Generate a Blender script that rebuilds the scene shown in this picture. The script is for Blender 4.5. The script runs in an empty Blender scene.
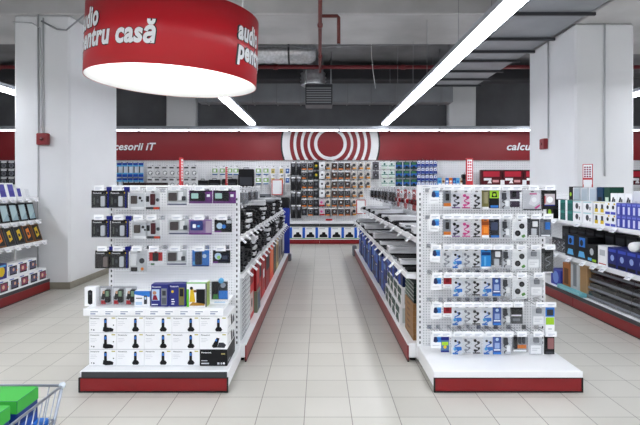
import bpy, bmesh, math, random
from mathutils import Matrix, Vector
R = math.radians
random.seed(11)
SC = bpy.context.scene
COL = SC.collection
F, CX, HY, EYE = 500.0, 319.5, 186.0, 1.6      # lens in pixels of a 640 wide frame, horizon, eye height
def PX(px, d): return (px - CX) * d / F
def PZ(py, d): return EYE - (py - HY) * d / F
def PD(px, x): return x * F / (px - CX)         # distance at which the plane X = x crosses a picture column

# ------------------------------------------------------------------ materials
def lin(c):
    c /= 255.0
    return c / 12.92 if c <= 0.04045 else ((c + 0.055) / 1.055) ** 2.4
_m = {}
def mat(name, rgb, rough=0.5, metal=0.0, spec=0.5, noise=0.0, scale=8.0, bump=0.0, emit=0.0):
    if name in _m: return _m[name]
    m = bpy.data.materials.new(name); m.use_nodes = True
    nt = m.node_tree; b = nt.nodes['Principled BSDF']
    col = tuple(lin(c) for c in rgb) + (1,)
    b.inputs['Base Color'].default_value = col
    b.inputs['Roughness'].default_value = rough
    b.inputs['Metallic'].default_value = metal
    b.inputs['Specular IOR Level'].default_value = spec
    if emit:
        b.inputs['Emission Color'].default_value = col
        b.inputs['Emission Strength'].default_value = emit
    if noise or bump:
        tc = nt.nodes.new('ShaderNodeTexCoord'); no = nt.nodes.new('ShaderNodeTexNoise')
        no.inputs['Scale'].default_value = scale; no.inputs['Detail'].default_value = 6
        nt.links.new(tc.outputs['Object'], no.inputs['Vector'])
        if noise:
            ra = nt.nodes.new('ShaderNodeValToRGB')
            ra.color_ramp.elements[0].position = 0.3; ra.color_ramp.elements[1].position = 0.72
            ra.color_ramp.elements[0].color = tuple(max(0, v * (1 - noise)) for v in col[:3]) + (1,)
            ra.color_ramp.elements[1].color = tuple(min(1, v * (1 + noise)) for v in col[:3]) + (1,)
            nt.links.new(no.outputs['Fac'], ra.inputs['Fac']); nt.links.new(ra.outputs['Color'], b.inputs['Base Color'])
        if bump:
            bu = nt.nodes.new('ShaderNodeBump'); bu.inputs['Strength'].default_value = bump
            nt.links.new(no.outputs['Fac'], bu.inputs['Height']); nt.links.new(bu.outputs['Normal'], b.inputs['Normal'])
    _m[name] = m
    return m
def ink(r, g, b, rough=0.45): return mat('print_%d_%d_%d' % (r, g, b), (r, g, b), rough, spec=.25)

WHITE = mat('white_powder_coat', (243, 244, 246), 0.38, noise=0.02, scale=3)
CARD = mat('white_card', (246, 247, 249), 0.5)
TICKET = mat('ticket_plastic', (248, 249, 251), 0.25)
REDK = mat('red_plinth', (132, 14, 22), 0.35, noise=0.05, scale=5)
BLACK = mat('black_plastic', (17, 17, 19), 0.4)
DARKG = mat('charcoal_plastic', (52, 54, 58), 0.45)
GREY = mat('grey_plastic', (140, 142, 146), 0.45)
CHROME = mat('bright_wire', (200, 202, 206), 0.25, metal=0.9)
NAVY = mat('navy_card', (24, 34, 120), 0.4)
def clear_mat():
    m = bpy.data.materials.new('clear_blister'); m.use_nodes = True; nt = m.node_tree
    nt.nodes.remove(nt.nodes['Principled BSDF']); out = nt.nodes['Material Output']
    t = nt.nodes.new('ShaderNodeBsdfTransparent'); t.inputs[0].default_value = (0.97, 0.975, 0.98, 1)
    g = nt.nodes.new('ShaderNodeBsdfGlossy'); g.inputs['Roughness'].default_value = 0.12
    lw = nt.nodes.new('ShaderNodeLayerWeight'); lw.inputs['Blend'].default_value = 0.35
    mx = nt.nodes.new('ShaderNodeMixShader')
    mp = nt.nodes.new('ShaderNodeMath'); mp.operation = 'MULTIPLY_ADD'; mp.inputs[1].default_value = 0.3; mp.inputs[2].default_value = 0.025
    nt.links.new(lw.outputs['Facing'], mp.inputs[0]); nt.links.new(mp.outputs[0], mx.inputs[0])
    nt.links.new(t.outputs[0], mx.inputs[1]); nt.links.new(g.outputs[0], mx.inputs[2]); nt.links.new(mx.outputs[0], out.inputs[0])
    return m
CLEAR = clear_mat()
def peg_mat(name, axis, pitch=0.024, rad=0.21, rgb=(244, 245, 247), hole=(168, 170, 175)):
    """perforated steel: round dark holes on a square grid in object space"""
    m = bpy.data.materials.new(name); m.use_nodes = True; nt = m.node_tree; b = nt.nodes['Principled BSDF']
    L = nt.links.new
    tc = nt.nodes.new('ShaderNodeTexCoord'); sp = nt.nodes.new('ShaderNodeSeparateXYZ'); L(tc.outputs['Object'], sp.inputs[0])
    def cell(s):
        d = nt.nodes.new('ShaderNodeMath'); d.operation = 'DIVIDE'; d.inputs[1].default_value = pitch; L(s, d.inputs[0])
        f = nt.nodes.new('ShaderNodeMath'); f.operation = 'FRACT'; L(d.outputs[0], f.inputs[0])
        u = nt.nodes.new('ShaderNodeMath'); u.operation = 'SUBTRACT'; u.inputs[1].default_value = 0.5; L(f.outputs[0], u.inputs[0])
        p = nt.nodes.new('ShaderNodeMath'); p.operation = 'MULTIPLY'; L(u.outputs[0], p.inputs[0]); L(u.outputs[0], p.inputs[1])
        return p.outputs[0]
    a = nt.nodes.new('ShaderNodeMath'); a.operation = 'ADD'; L(cell(sp.outputs[axis]), a.inputs[0]); L(cell(sp.outputs['Z']), a.inputs[1])
    lt = nt.nodes.new('ShaderNodeMath'); lt.operation = 'LESS_THAN'; lt.inputs[1].default_value = rad * rad; L(a.outputs[0], lt.inputs[0])
    mx = nt.nodes.new('ShaderNodeMix'); mx.data_type = 'RGBA'; L(lt.outputs[0], mx.inputs[0])
    mx.inputs[6].default_value = tuple(lin(c) for c in rgb) + (1,); mx.inputs[7].default_value = tuple(lin(c) for c in hole) + (1,)
    L(mx.outputs[2], b.inputs['Base Color']); b.inputs['Roughness'].default_value = 0.4
    return m
PEGX = peg_mat('perforated_white_steel', 'X'); PEGY = peg_mat('perforated_white_steel_side', 'Y')

# ------------------------------------------------------------------ mesh builder
_fonts = {}
def glyphs(text, bold=0.0, shear=0.0):
    k = (text, bold, shear)
    if k in _fonts: return _fonts[k]
    cu = bpy.data.curves.new('t', 'FONT'); cu.body = text; cu.size = 1.0; cu.offset = bold; cu.shear = shear
    cu.resolution_u = 3; cu.space_character = 1.0 + bold * 1.6; cu.fill_mode = 'FRONT'
    ob = bpy.data.objects.new('t', cu); COL.objects.link(ob)
    dg = bpy.context.evaluated_depsgraph_get(); dg.update()
    me = ob.evaluated_get(dg).to_mesh()
    vs = [v.co.copy() for v in me.vertices]; fs = [tuple(p.vertices) for p in me.polygons]
    ob.evaluated_get(dg).to_mesh_clear()
    bpy.data.objects.remove(ob); bpy.data.curves.remove(cu)
    _fonts[k] = (vs, fs); return _fonts[k]

class MB:
    def __init__(s): s.v = []; s.f = []; s.fm = []; s.mats = []; s.M = Matrix(); s.sm = []
    def mi(s, m):
        if m not in s.mats: s.mats.append(m)
        return s.mats.index(m)
    def add(s, vs, fs, m, smooth=False):
        o = len(s.v); s.v += [s.M @ Vector(p) for p in vs]; k = s.mi(m)
        for f in fs: s.f.append(tuple(o + i for i in f)); s.fm.append(k); s.sm.append(smooth)
        return s
    def box(s, x0, x1, y0, y1, z0, z1, m, c=0.0):
        if c <= 0:
            vs = [(x, y, z) for x in (x0, x1) for y in (y0, y1) for z in (z0, z1)]
            return s.add(vs, [(0, 1, 3, 2), (4, 6, 7, 5), (0, 4, 5, 1), (2, 3, 7, 6), (0, 2, 6, 4), (1, 5, 7, 3)], m)
        c = min(c, (x1 - x0) / 3, (y1 - y0) / 3, (z1 - z0) / 3)
        X_, Y_, Z_ = (x0, x1), (y0, y1), (z0, z1); vs = []; idx = {}
        for i in (0, 1):
            for j in (0, 1):
                for k in (0, 1):
                    sx, sy, sz = (1 - 2 * i) * c, (1 - 2 * j) * c, (1 - 2 * k) * c
                    idx[i, j, k] = len(vs)
                    vs += [(X_[i], Y_[j] + sy, Z_[k] + sz), (X_[i] + sx, Y_[j], Z_[k] + sz), (X_[i] + sx, Y_[j] + sy, Z_[k])]
        fs = []
        def I(i, j, k, a): return idx[i, j, k] + a
        for i in (0, 1): fs.append((I(i, 0, 0, 0), I(i, 0, 1, 0), I(i, 1, 1, 0), I(i, 1, 0, 0)) if i == 0 else (I(i, 0, 0, 0), I(i, 1, 0, 0), I(i, 1, 1, 0), I(i, 0, 1, 0)))
        for j in (0, 1): fs.append((I(0, j, 0, 1), I(1, j, 0, 1), I(1, j, 1, 1), I(0, j, 1, 1)) if j == 0 else (I(0, j, 0, 1), I(0, j, 1, 1), I(1, j, 1, 1), I(1, j, 0, 1)))
        for k in (0, 1): fs.append((I(0, 0, k, 2), I(0, 1, k, 2), I(1, 1, k, 2), I(1, 0, k, 2)) if k == 0 else (I(0, 0, k, 2), I(1, 0, k, 2), I(1, 1, k, 2), I(0, 1, k, 2)))
        for j in (0, 1):
            for k in (0, 1): fs.append((I(0, j, k, 1), I(1, j, k, 1), I(1, j, k, 2), I(0, j, k, 2)))
        for i in (0, 1):
            for k in (0, 1): fs.append((I(i, 0, k, 0), I(i, 1, k, 0), I(i, 1, k, 2), I(i, 0, k, 2)))
        for i in (0, 1):
            for j in (0, 1): fs.append((I(i, j, 0, 0), I(i, j, 1, 0), I(i, j, 1, 1), I(i, j, 0, 1)))
        for i in (0, 1):
            for j in (0, 1):
                for k in (0, 1): fs.append((I(i, j, k, 0), I(i, j, k, 1), I(i, j, k, 2)))
        return s.add(vs, fs, m)
    # flat print on a face that looks along -Y
    def rect(s, x0, x1, z0, z1, y, m): return s.add([(x0, y, z0), (x1, y, z0), (x1, y, z1), (x0, y, z1)], [(0, 1, 2, 3)], m)
    def poly(s, pts, y, m): return s.add([(x, y, z) for x, z in pts], [tuple(range(len(pts)))], m)
    def disc(s, cx, cz, r, y, m, n=14, ry=None):
        ry = ry or r
        return s.poly([(cx + r * math.cos(6.28319 * i / n), cz + ry * math.sin(6.28319 * i / n)) for i in range(n)], y, m)
    def prism(s, pts, y0, y1, m):            # outline in XZ, thick along Y
        n = len(pts); vs = [(x, y0, z) for x, z in pts] + [(x, y1, z) for x, z in pts]
        fs = [tuple(range(n)), tuple(range(2 * n - 1, n - 1, -1))] + [(i, i + n, (i + 1) % n + n, (i + 1) % n) for i in range(n)]
        return s.add(vs, fs, m)
    def rprism(s, x0, x1, z0, z1, r, y0, y1, m, n=4):
        pts = []
        for cx, cz, a in ((x1 - r, z1 - r, 0), (x0 + r, z1 - r, 90), (x0 + r, z0 + r, 180), (x1 - r, z0 + r, 270)):
            pts += [(cx + r * math.cos(R(a + 90 * i / n)), cz + r * math.sin(R(a + 90 * i / n))) for i in range(n + 1)]
        return s.prism(pts, y0, y1, m)
    def tube(s, pts, r, m, n=6, closed=False):
        pts = [Vector(p) for p in pts]; L = len(pts); vs = []; fs = []; prev = None
        for i, p in enumerate(pts):
            a = pts[i - 1] if (i or closed) else p; b = pts[(i + 1) % L] if (i < L - 1 or closed) else p
            t = (b - a).normalized()
            if prev is None:
                u = t.orthogonal().normalized()
            else:
                u = prev - t * prev.dot(t)
                u = u.normalized() if u.length > 1e-6 else t.orthogonal().normalized()
            prev = u; w = t.cross(u); rr = r[i] if isinstance(r, (list, tuple)) else r
            vs += [p + (u * math.cos(6.28319 * k / n) + w * math.sin(6.28319 * k / n)) * rr for k in range(n)]
        for i in range(L if closed else L - 1):
            j = (i + 1) % L
            fs += [(i * n + k, i * n + (k + 1) % n, j * n + (k + 1) % n, j * n + k) for k in range(n)]
        if not closed: fs += [tuple(range(n - 1, -1, -1)), tuple(range((L - 1) * n, L * n))]
        return s.add(vs, fs, m, True)
    def lathe(s, prof, c, m, n=20, axis='Z', smooth=True):   # profile of (radius, height)
        vs = []; L = len(prof)
        for r, h in prof:
            for k in range(n):
                a = 6.28319 * k / n; p = (r * math.cos(a), r * math.sin(a), h)
                if axis == 'X': p = (p[2], p[0], p[1])
                if axis == 'Y': p = (p[0], p[2], p[1])
                vs.append((c[0] + p[0], c[1] + p[1], c[2] + p[2]))
        fs = [(i * n + k, i * n + (k + 1) % n, (i + 1) * n + (k + 1) % n, (i + 1) * n + k) for i in range(L - 1) for k in range(n)]
        if prof[0][0] > 1e-5: fs.append(tuple(range(n - 1, -1, -1)))
        if prof[-1][0] > 1e-5: fs.append(tuple(range((L - 1) * n, L * n)))
        return s.add(vs, fs, m, smooth)
    def text(s, t, x, z, size, y, m, bold=0.0, shear=0.0, width=None, warp=None):
        vs, fs = glyphs(t, bold, shear); k = size
        if not vs: return s
        kx = k
        if width:
            xs = [v.x for v in vs]; kx = width / (max(xs) - min(xs))
        p = [(x + v.x * kx, y, z + v.y * k) for v in vs]
        if warp: p = [warp(q) for q in p]
        return s.add(p, fs, m)
    def mesh(s, name):
        me = bpy.data.meshes.new(name)
        me.from_pydata([tuple(v) for v in s.v], [], s.f)
        for m in s.mats: me.materials.append(m)
        me.polygons.foreach_set('material_index', s.fm)
        me.polygons.foreach_set('use_smooth', s.sm)
        bm = bmesh.new(); bm.from_mesh(me)
        flat = [f for f in bm.faces if all(len(e.link_faces) == 1 for e in f.edges)]
        fl = set(flat); bmesh.ops.recalc_face_normals(bm, faces=[f for f in bm.faces if f not in fl])
        bm.to_mesh(me); bm.free(); me.update()
        return me

KIDS = {}
def put(name, mb, parent=None, loc=(0, 0, 0), rot=(0, 0, 0), label=None):
    o = bpy.data.objects.new(name, mb.mesh(name) if isinstance(mb, MB) else mb); COL.objects.link(o)
    o.location = loc; o.rotation_euler = rot
    if parent is not None: o.parent = parent; KIDS.setdefault(parent.name, []).append(o)
    if label: o['label'] = label
    return o
def empty(name, loc=(0, 0, 0), rot=(0, 0, 0)):
    o = bpy.data.objects.new(name, None); o.empty_display_size = 0.05; COL.objects.link(o)
    o.location = loc; o.rotation_euler = rot; return o
LABELS = {}
def tag(o, label, cat, group=None):
    o['label'] = label; o['category'] = cat
    if group: o['group'] = group
    LABELS.setdefault(label, []).append(o.name)
    return o
def struct(name, mb, label=None):
    o = put(name, mb); o['kind'] = 'structure'
    if label: o['label'] = label; o['category'] = name.split('_')[0]
    return o
def copy_tree(o, parent=None):
    c = o.copy(); COL.objects.link(c)
    if parent is not None: c.parent = parent; KIDS.setdefault(parent.name, []).append(c)
    for ch in KIDS.get(o.name, []): copy_tree(ch, c)
    return c
PROTO = {}
def inst(key, build, loc, label, cat, group=None, rz=0.0, rx=0.0, name=None):
    """the first time the built thing itself, afterwards copies of it and of all its parts"""
    if key in PROTO:
        o = copy_tree(PROTO[key])
        for k in ('label', 'category', 'group'):
            if k in o: del o[k]
    else:
        o = build(); PROTO[key] = o
    o.location = loc; o.rotation_euler = (rx, 0, rz)
    return tag(o, label, cat, group)
ORD = ['first', 'second', 'third', 'fourth', 'fifth', 'sixth', 'seventh', 'eighth', 'ninth', 'tenth', 'eleventh', 'twelfth', 'thirteenth', 'fourteenth', 'fifteenth', 'sixteenth', 'seventeenth', 'eighteenth', 'nineteenth', 'twentieth']
ORD += ['twenty-' + w for w in ORD[:9]] + ['thirtieth'] + ['thirty-' + w for w in ORD[:9]]
def rowname(i, n): return 'top' if i == 0 else 'bottom' if i == n - 1 else ORD[i]
# ------------------------------------------------------------------ the setting
def floor_mat():
    m = bpy.data.materials.new('glazed_floor_tiles'); m.use_nodes = True; nt = m.node_tree; b = nt.nodes['Principled BSDF']; L = nt.links.new
    tc = nt.nodes.new('ShaderNodeTexCoord'); sp = nt.nodes.new('ShaderNodeSeparateXYZ'); L(tc.outputs['Object'], sp.inputs[0])
    def mth(op, a, v=None, w=None):
        n = nt.nodes.new('ShaderNodeMath'); n.operation = op
        for i, q in enumerate((a, v, w)):
            if q is None: continue
            if isinstance(q, (int, float)): n.inputs[i].default_value = q
            else: L(q, n.inputs[i])
        return n.outputs[0]
    T = 0.328
    ux = mth('DIVIDE', mth('ADD', sp.outputs['X'], 0.105), T); uy = mth('DIVIDE', mth('SUBTRACT', sp.outputs['Y'], 3.462), T)
    def edge(u): return mth('SUBTRACT', 0.5, mth('ABSOLUTE', mth('SUBTRACT', mth('FRACT', u), 0.5)))
    e = mth('MINIMUM', edge(ux), edge(uy)); j = mth('LESS_THAN', e, 0.0085)
    cb = nt.nodes.new('ShaderNodeCombineXYZ'); L(mth('FLOOR', ux), cb.inputs[0]); L(mth('FLOOR', uy), cb.inputs[1])
    wn = nt.nodes.new('ShaderNodeTexWhiteNoise'); wn.noise_dimensions = '2D'; L(cb.outputs[0], wn.inputs['Vector'])
    no = nt.nodes.new('ShaderNodeTexNoise'); no.inputs['Scale'].default_value = 2.2; no.inputs['Detail'].default_value = 8; L(tc.outputs['Object'], no.inputs['Vector'])
    k = mth('ADD', mth('MULTIPLY', wn.outputs['Value'], 0.05), mth('MULTIPLY', no.outputs['Fac'], 0.10))
    ra = nt.nodes.new('ShaderNodeMix'); ra.data_type = 'RGBA'; L(mth('MULTIPLY', k, 6.6), ra.inputs[0])
    ra.inputs[6].default_value = (lin(190), lin(187), lin(178), 1); ra.inputs[7].default_value = (lin(207), lin(204), lin(196), 1)
    mx = nt.nodes.new('ShaderNodeMix'); mx.data_type = 'RGBA'; L(j, mx.inputs[0]); L(ra.outputs[2], mx.inputs[6])
    mx.inputs[7].default_value = (lin(128), lin(124), lin(116), 1)
    L(mx.outputs[2], b.inputs['Base Color'])
    L(mth('MULTIPLY_ADD', no.outputs['Fac'], 0.12, 0.3), b.inputs['Roughness'])
    bu = nt.nodes.new('ShaderNodeBump'); bu.inputs['Strength'].default_value = 0.25; bu.inputs['Distance'].default_value = 0.002; L(mth('SUBTRACT', 1.0, j), bu.inputs['Height']); L(bu.outputs[0], b.inputs['Normal'])
    return m
CONC = mat('raw_concrete', (128, 128, 131), 0.85, noise=0.22, scale=1.4, bump=0.15)
CONCB = mat('pale_concrete', (186, 185, 185), 0.85, noise=0.15, scale=1.1, bump=0.1)
CONCD = mat('dark_concrete', (104, 105, 109), 0.85, noise=0.2, scale=1.2)
PAINT = mat('white_painted_plaster', (232, 233, 235), 0.6, noise=0.035, scale=1.1, bump=0.05)
WALLW = mat('white_wall_paint', (222, 224, 227), 0.6, noise=0.02, scale=1)
SKIRT = mat('grey_stone_skirting', (150, 146, 132), 0.45, noise=0.1, scale=9)
BACKY, RWX = 14.45, 13.0
struct('floor', MB().box(-RWX, RWX, -9, BACKY, -0.1, 0, floor_mat()))
struct('ceiling', MB().box(-RWX, RWX, -9, BACKY, 4.7, 4.85, CONC))
struct('wall_back', MB().box(-RWX - .2, RWX + .2, BACKY, BACKY + .2, 0, 4.7, CONCD))
struct('wall_rear', MB().box(-RWX - .2, RWX + .2, -9.2, -9, 0, 4.7, WALLW))
struct('wall_left', MB().box(-RWX - .2, -RWX, -9, BACKY, 0, 4.7, WALLW))
struct('wall_right', MB().box(RWX, RWX + .2, -9, BACKY, 0, 4.7, WALLW))
BEAMZ = 4.26
struct('ceiling_beam', MB().box(-RWX, 3.92, 7.75, 9.4, BEAMZ, 4.7, CONCB, .02))
struct('ceiling_beam', MB().box(3.92, 6.2, 2.0, 9.42, 4.08, 4.7, CONCB, .02))
def column(x0, x1, y0, y1, top, label):
    o = struct('column', MB().box(x0, x1, y0, y1, 0, top, PAINT, .03), label)
    return o
column(-4.75, -3.88, 7.77, 9.58, BEAMZ, 'white plastered column behind the left wall rack')
column(3.9, 4.80, 7.62, 9.3, 4.08, 'white plastered column behind the right wall rack')
column(-4.35, -3.5, 14.17, 14.44, 4.7, 'white far column above the red header on the left')
column(3.66, 4.44, 14.17, 14.44, 4.7, 'white far column above the red header on the right')
def skirt(n, x0, x1, y0, y1):
    struct(n, MB().box(x0 - .012, x1 + .012, y0 - .012, y1 + .012, 0, .105, SKIRT, .004))
skirt('baseboard_left', -4.75, -3.88, 7.77, 9.58); skirt('baseboard_right', 3.9, 4.80, 7.62, 9.3)

# ------------------------------------------------------------------ fluorescent lights
TUBE = mat('fluorescent_diffuser', (244, 248, 255), 0.5, emit=9.0)
TUBEW = mat('fluorescent_wall_diffuser', (246, 248, 255), 0.5, emit=2.4)
HOUS = mat('grey_lamp_housing', (176, 180, 188), 0.45, metal=0.2)
def lamp(name, length, w, along, dif):
    e = empty(name)
    a = MB(); b = MB(); c = MB()
    if along == 'Y':
        a.box(-w / 2, w / 2, 0, length, 0.035, 0.10, HOUS, .006); b.box(-w / 2 + .012, w / 2 - .012, .008, length - .008, 0, .036, dif, .008)
        arms = [MB().tube([(0, y, .1), (0, y, 4.7 - 3.2)], .004, GREY, 5) for y in (length * .3, length * .7)]
    else:
        a.box(0, length, -w / 2, w / 2, 0.06, 0.15, HOUS, .006); b.box(.02, length - .02, -w / 2 + .02, w / 2 - .03, .028, .061, dif, .008)
        arms = [MB().box(x - .02, x + .02, .05, .6, .10, .13, GREY) for x in (length * .2, length * .8)]
    put('housing', a, e); put('diffuser', b, e)
    for q in arms: put('hanging_wire' if along == 'Y' else 'bracket', q, e)
    return e
g = 'fluorescent battens hung in long rows'
for rx, rn, segs in ((1.72, 'row right of the aisle', (10.1, 7.1, 4.1, 1.1, -1.9, -4.9)), (-1.76, 'row left of the aisle', (10.1, 7.1, -.15, -3.2, -6.2)),
                     (-5.3, 'far left row beyond the left column', (7.1, 4.1, 1.1, -1.9, -4.9)), (5.6, 'far right row beyond the right column', (10.1, 7.1, 4.1, 1.1, -1.9, -4.9)),
                     (-8.9, 'outermost left row', (7.1, 1.1, -4.9)), (9.2, 'outermost right row', (7.1, 1.1, -4.9)), (-3.5, 'added fill row behind viewer, left', (-2.0, -5.0)), (3.65, 'added fill row behind viewer, right', (-2.0, -5.0)), (0, 'added fill row behind viewer, middle', (-2.0, -5.0))):  # rows behind the viewer are added, unseen, to brighten the display fronts
    for i, y in enumerate(segs):
        inst('batten', lambda: lamp('fluorescent_batten', 2.99, .2, 'Y', TUBE), (rx, y, 3.2),
             'long white fluorescent batten, %s from the back wall, %s' % (ORD[i], rn), 'ceiling light', g)
for k in range(-7, 7):
    inst('wallbatten', lambda: lamp('perimeter_batten', 1.345, .17, 'X', TUBEW), (.533 + 1.35 * k, 13.45, 3.055),
         'slim fluorescent batten along the red header, %s from left' % ORD[k + 7], 'ceiling light', 'fluorescent battens above the red header')

# ------------------------------------------------------------------ pipes and ducts under the ceiling
RUST = mat('rust_red_pipe', (104, 42, 38), 0.5, noise=0.2, scale=12)
REDP = mat('dark_red_pipe', (112, 26, 34), 0.4, noise=0.1, scale=8)
FOIL = mat('crinkled_foil', (196, 197, 200), 0.32, metal=0.85, noise=0.2, scale=18, bump=0.9)
GALV = mat('galvanised_steel', (150, 153, 158), 0.5, metal=0.35, noise=0.1, scale=2)
DUCTD = mat('dark_duct_wrap', (46, 46, 50), 0.7)
CABLE = mat('black_cable', (28, 28, 30), 0.6)
e = tag(empty('sprinkler_main', (0.01, 0, 4.17)), 'rust-red sprinkler pipe with a drop branch, running down the ceiling above the aisle', 'pipe')
put('pipe', MB().tube([(0, 3, 0), (0, 11.27, 0), (0, 11.34, .03), (0, 11.35, .085)], .03, RUST, 10), e)
for y in (5.5, 8.0, 9.9): put('coupling', MB().lathe([(.042, -.05), (.042, .05)], (0, y, 0), RUST, 12, 'Y'), e)
for y in (5.5, 7.0, 10.0): put('hanger_rod', MB().tube([(0, y, .028), (0, y, .53)], .008, GREY, 6), e)
put('branch', MB().tube([(0, 7.56, 0), (.26, 7.56, 0), (.28, 7.56, -.02), (.28, 7.56, -.42)], .027, RUST, 8), e)
put('sprinkler_head', MB().lathe([(.035, -.47), (.045, -.465), (.015, -.45), (.02, -.41)], (.28, 7.56, 0), GREY, 10), e)
e = tag(empty('fire_main', (0, 11.23, 4.3)), 'dark red horizontal pipe crossing the whole ceiling', 'pipe')
put('pipe', MB().tube([(-12.9, .12, 0), (12.9, .12, 0)], .045, REDP, 10), e)
for x in (-9, -6, -3, -1, 1.9, 5, 8): put('coupling', MB().lathe([(.06, -.05), (.06, .05)], (x, .12, 0), REDP, 12, 'X'), e)
# foil-wrapped ducts
prof = []
for i in range(34):
    t = -3.5 + i * .105; prof.append((.225 + (.018 if i % 2 else 0) + random.uniform(-.008, .008), t))
prof += [(.16, .1), (.0, .12)]
e = tag(empty('insulated_duct', (-.18, 10.4, 4.38)), 'silver foil-wrapped round duct behind the round red sign', 'duct')
put('foil_wrap', MB().lathe([(0.0, -3.52)] + prof, (0, 0, 0), FOIL, 18, 'X'), e)
for x in (-2.7, -1.95, -1.2, -.45): put('strap', MB().lathe([(.25, x - .02), (.25, x + .02)], (0, 0, 0), DUCTD, 18, 'X'), e)
e = tag(empty('duct_drop', (-.15, 11.85, 3.96)), 'short crumpled foil duct drop above the dark air box', 'duct')
put('foil_sleeve', MB().lathe([(.25, 0), (.3, .03), (.27, .07), (.31, .11), (.27, .15), (.31, .2), (.28, .25), (.3, .3), (.24, .34), (.24, .74)], (0, 0, 0), FOIL, 18), e)
e = tag(empty('air_box', (0, 11.85, 3.48)), 'dark air outlet box hanging under the foil duct drop', 'air vent')
put('housing', MB().box(-.33, .3, -.3, .3, 0, .475, DARKG, .01), e)
m = MB()
for x in (-.3, .27):
    for y in (-.29, .29): put('hanger_rod', MB().tube([(x, y, .47), (x, y, 1.22)], .008, GREY, 6), e)
for k in range(7): m.box(-.3, .27, -.315, -.3, .04 + k * .055, .065 + k * .055, GREY)
put('grille', m, e)
tag(put('horizontal_duct', MB().box(-8.5, 5.6, 12.3, 12.8, 4.22, 4.54, DUCTD, .02)), 'dark rectangular duct crossing behind the red pipe', 'duct')
e = tag(empty('sheet_duct', (0, 13.1, 3.8)), 'grey sheet-metal duct with flanges over the back header', 'duct')
put('casing', MB().box(-3.2, 3.5, 0, .45, 0, .75, GALV, .01), e)
for k in range(11): put('flange', MB().box(-3.0 + k * .62, -2.97 + k * .62, -.025, .45, -.025, .775, GREY), e)
e = tag(empty('flat_duct', (3.3, 4.0, 4.03)), 'wide flat grey duct on cross bars beside right column', 'duct')
put('casing', MB().box(-.52, .5, 0, 8.2, 0, .21, GALV, .01), e)
for y in (1.6, 3.0, 4.2, 4.97, 5.63, 6.5, 7.3, 8.0):
    b = put('support_bar', MB().box(-.62, .56, y - .022, y + .022, -.045, -.002, DARKG), e)
    if not 3.7 < y < 5.5: put('hanger_rod', MB().tube([(-.58, y, -.06), (-.58, y, .66)], .01, GREY, 5), b)
tag(put('cable_run', MB().tube([(-9, 9.75, 4.55), (-4, 9.75, 4.54), (-2, 9.75, 4.53), (0, 9.75, 4.57), (2, 9.75, 4.6), (6, 9.75, 4.6)], .024, CABLE, 6)), 'black cable strung across the ceiling in front of foil duct', 'cable')
tag(put('loose_cable', MB().tube([(-1.9, 10.0, 4.42), (-.5, 10.0, 4.4), (-.2, 10.0, 4.34), (.3, 10.0, 4.4), (2.2, 10.0, 4.43), (2.45, 10.0, 4.55), (2.5, 10.0, 4.69)], .012, GREY, 6)), 'thin grey conduit sagging across the ceiling near sprinkler pipe', 'cable')
tag(put('hanging_wire', MB().tube([(1.03, 10, 4.7), (1.04, 10, 4.2), (1.07, 10, 3.9), (1.12, 10, 3.55)], .006, TICKET, 5)), 'thin white wire dangling from the ceiling right of the pipe', 'cable')
# column fittings
ALARM = mat('alarm_red', (132, 22, 30), 0.4)
def alarm():
    e = empty('alarm_box')
    put('box', MB().box(-.09, .09, -.08, 0, -.09, .09, ALARM, .012), e)
    put('button', MB().lathe([(.03, -.088), (.028, -.08)], (0, 0, 0), mat('alarm_dark_red', (90, 14, 20), .4), 12, 'Y'), e)
    return e
inst('alarm', alarm, (PX(42, 7.7), 7.77, PZ(139, 7.7)), 'red alarm box on the white left column', 'alarm box', 'alarm boxes')
inst('alarm', alarm, (3.906, 8.62, PZ(144, 8.62)), 'red alarm box on the white right column', 'alarm box', 'alarm boxes', rz=R(-90))
PIPEW = mat('painted_conduit', (196, 198, 201), 0.5)
def conduit(p, label): return tag(put('wall_conduit', MB().tube(p, .013, PIPEW, 6)), label, 'conduit', 'surface conduits')
xa, xb = PX(38, 7.75), PX(43, 7.75)
conduit([(xa, 7.755, BEAMZ), (xa, 7.755, .3)], 'thin white conduit down left column, left of the alarm box centre')
conduit([(xb, 7.755, BEAMZ - .05), (xb, 7.755, PZ(133, 7.7))], 'thin white conduit ending in the alarm box of left column')
conduit([(3.885, 8.5, 4.07), (3.885, 8.5, PZ(138, 8.5))], 'thin conduit ending in the alarm box of right column')
conduit([(PX(605, 7.6), 7.605, 4.07), (PX(605, 7.6), 7.605, 1.75)], 'thin conduit down the front of the right column')
tag(put('cable_bundle', MB().tube([(-4.74, 7.74, 4.14), (-4.45, 7.74, 4.12), (-4.33, 7.74, 4.05), (-4.31, 7.74, 3.6), (-4.3, 7.74, 2.5)], .01, PIPEW, 6).tube([(-4.3, 7.73, 4.15), (-4.05, 7.72, 4.02), (-3.9, 7.7, 4.0), (-3.6, 7.7, 4.25), (-3.2, 7.7, 4.3)], .014, GREY, 6)), 'pale cables looping over top of the left column', 'cable')

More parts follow.
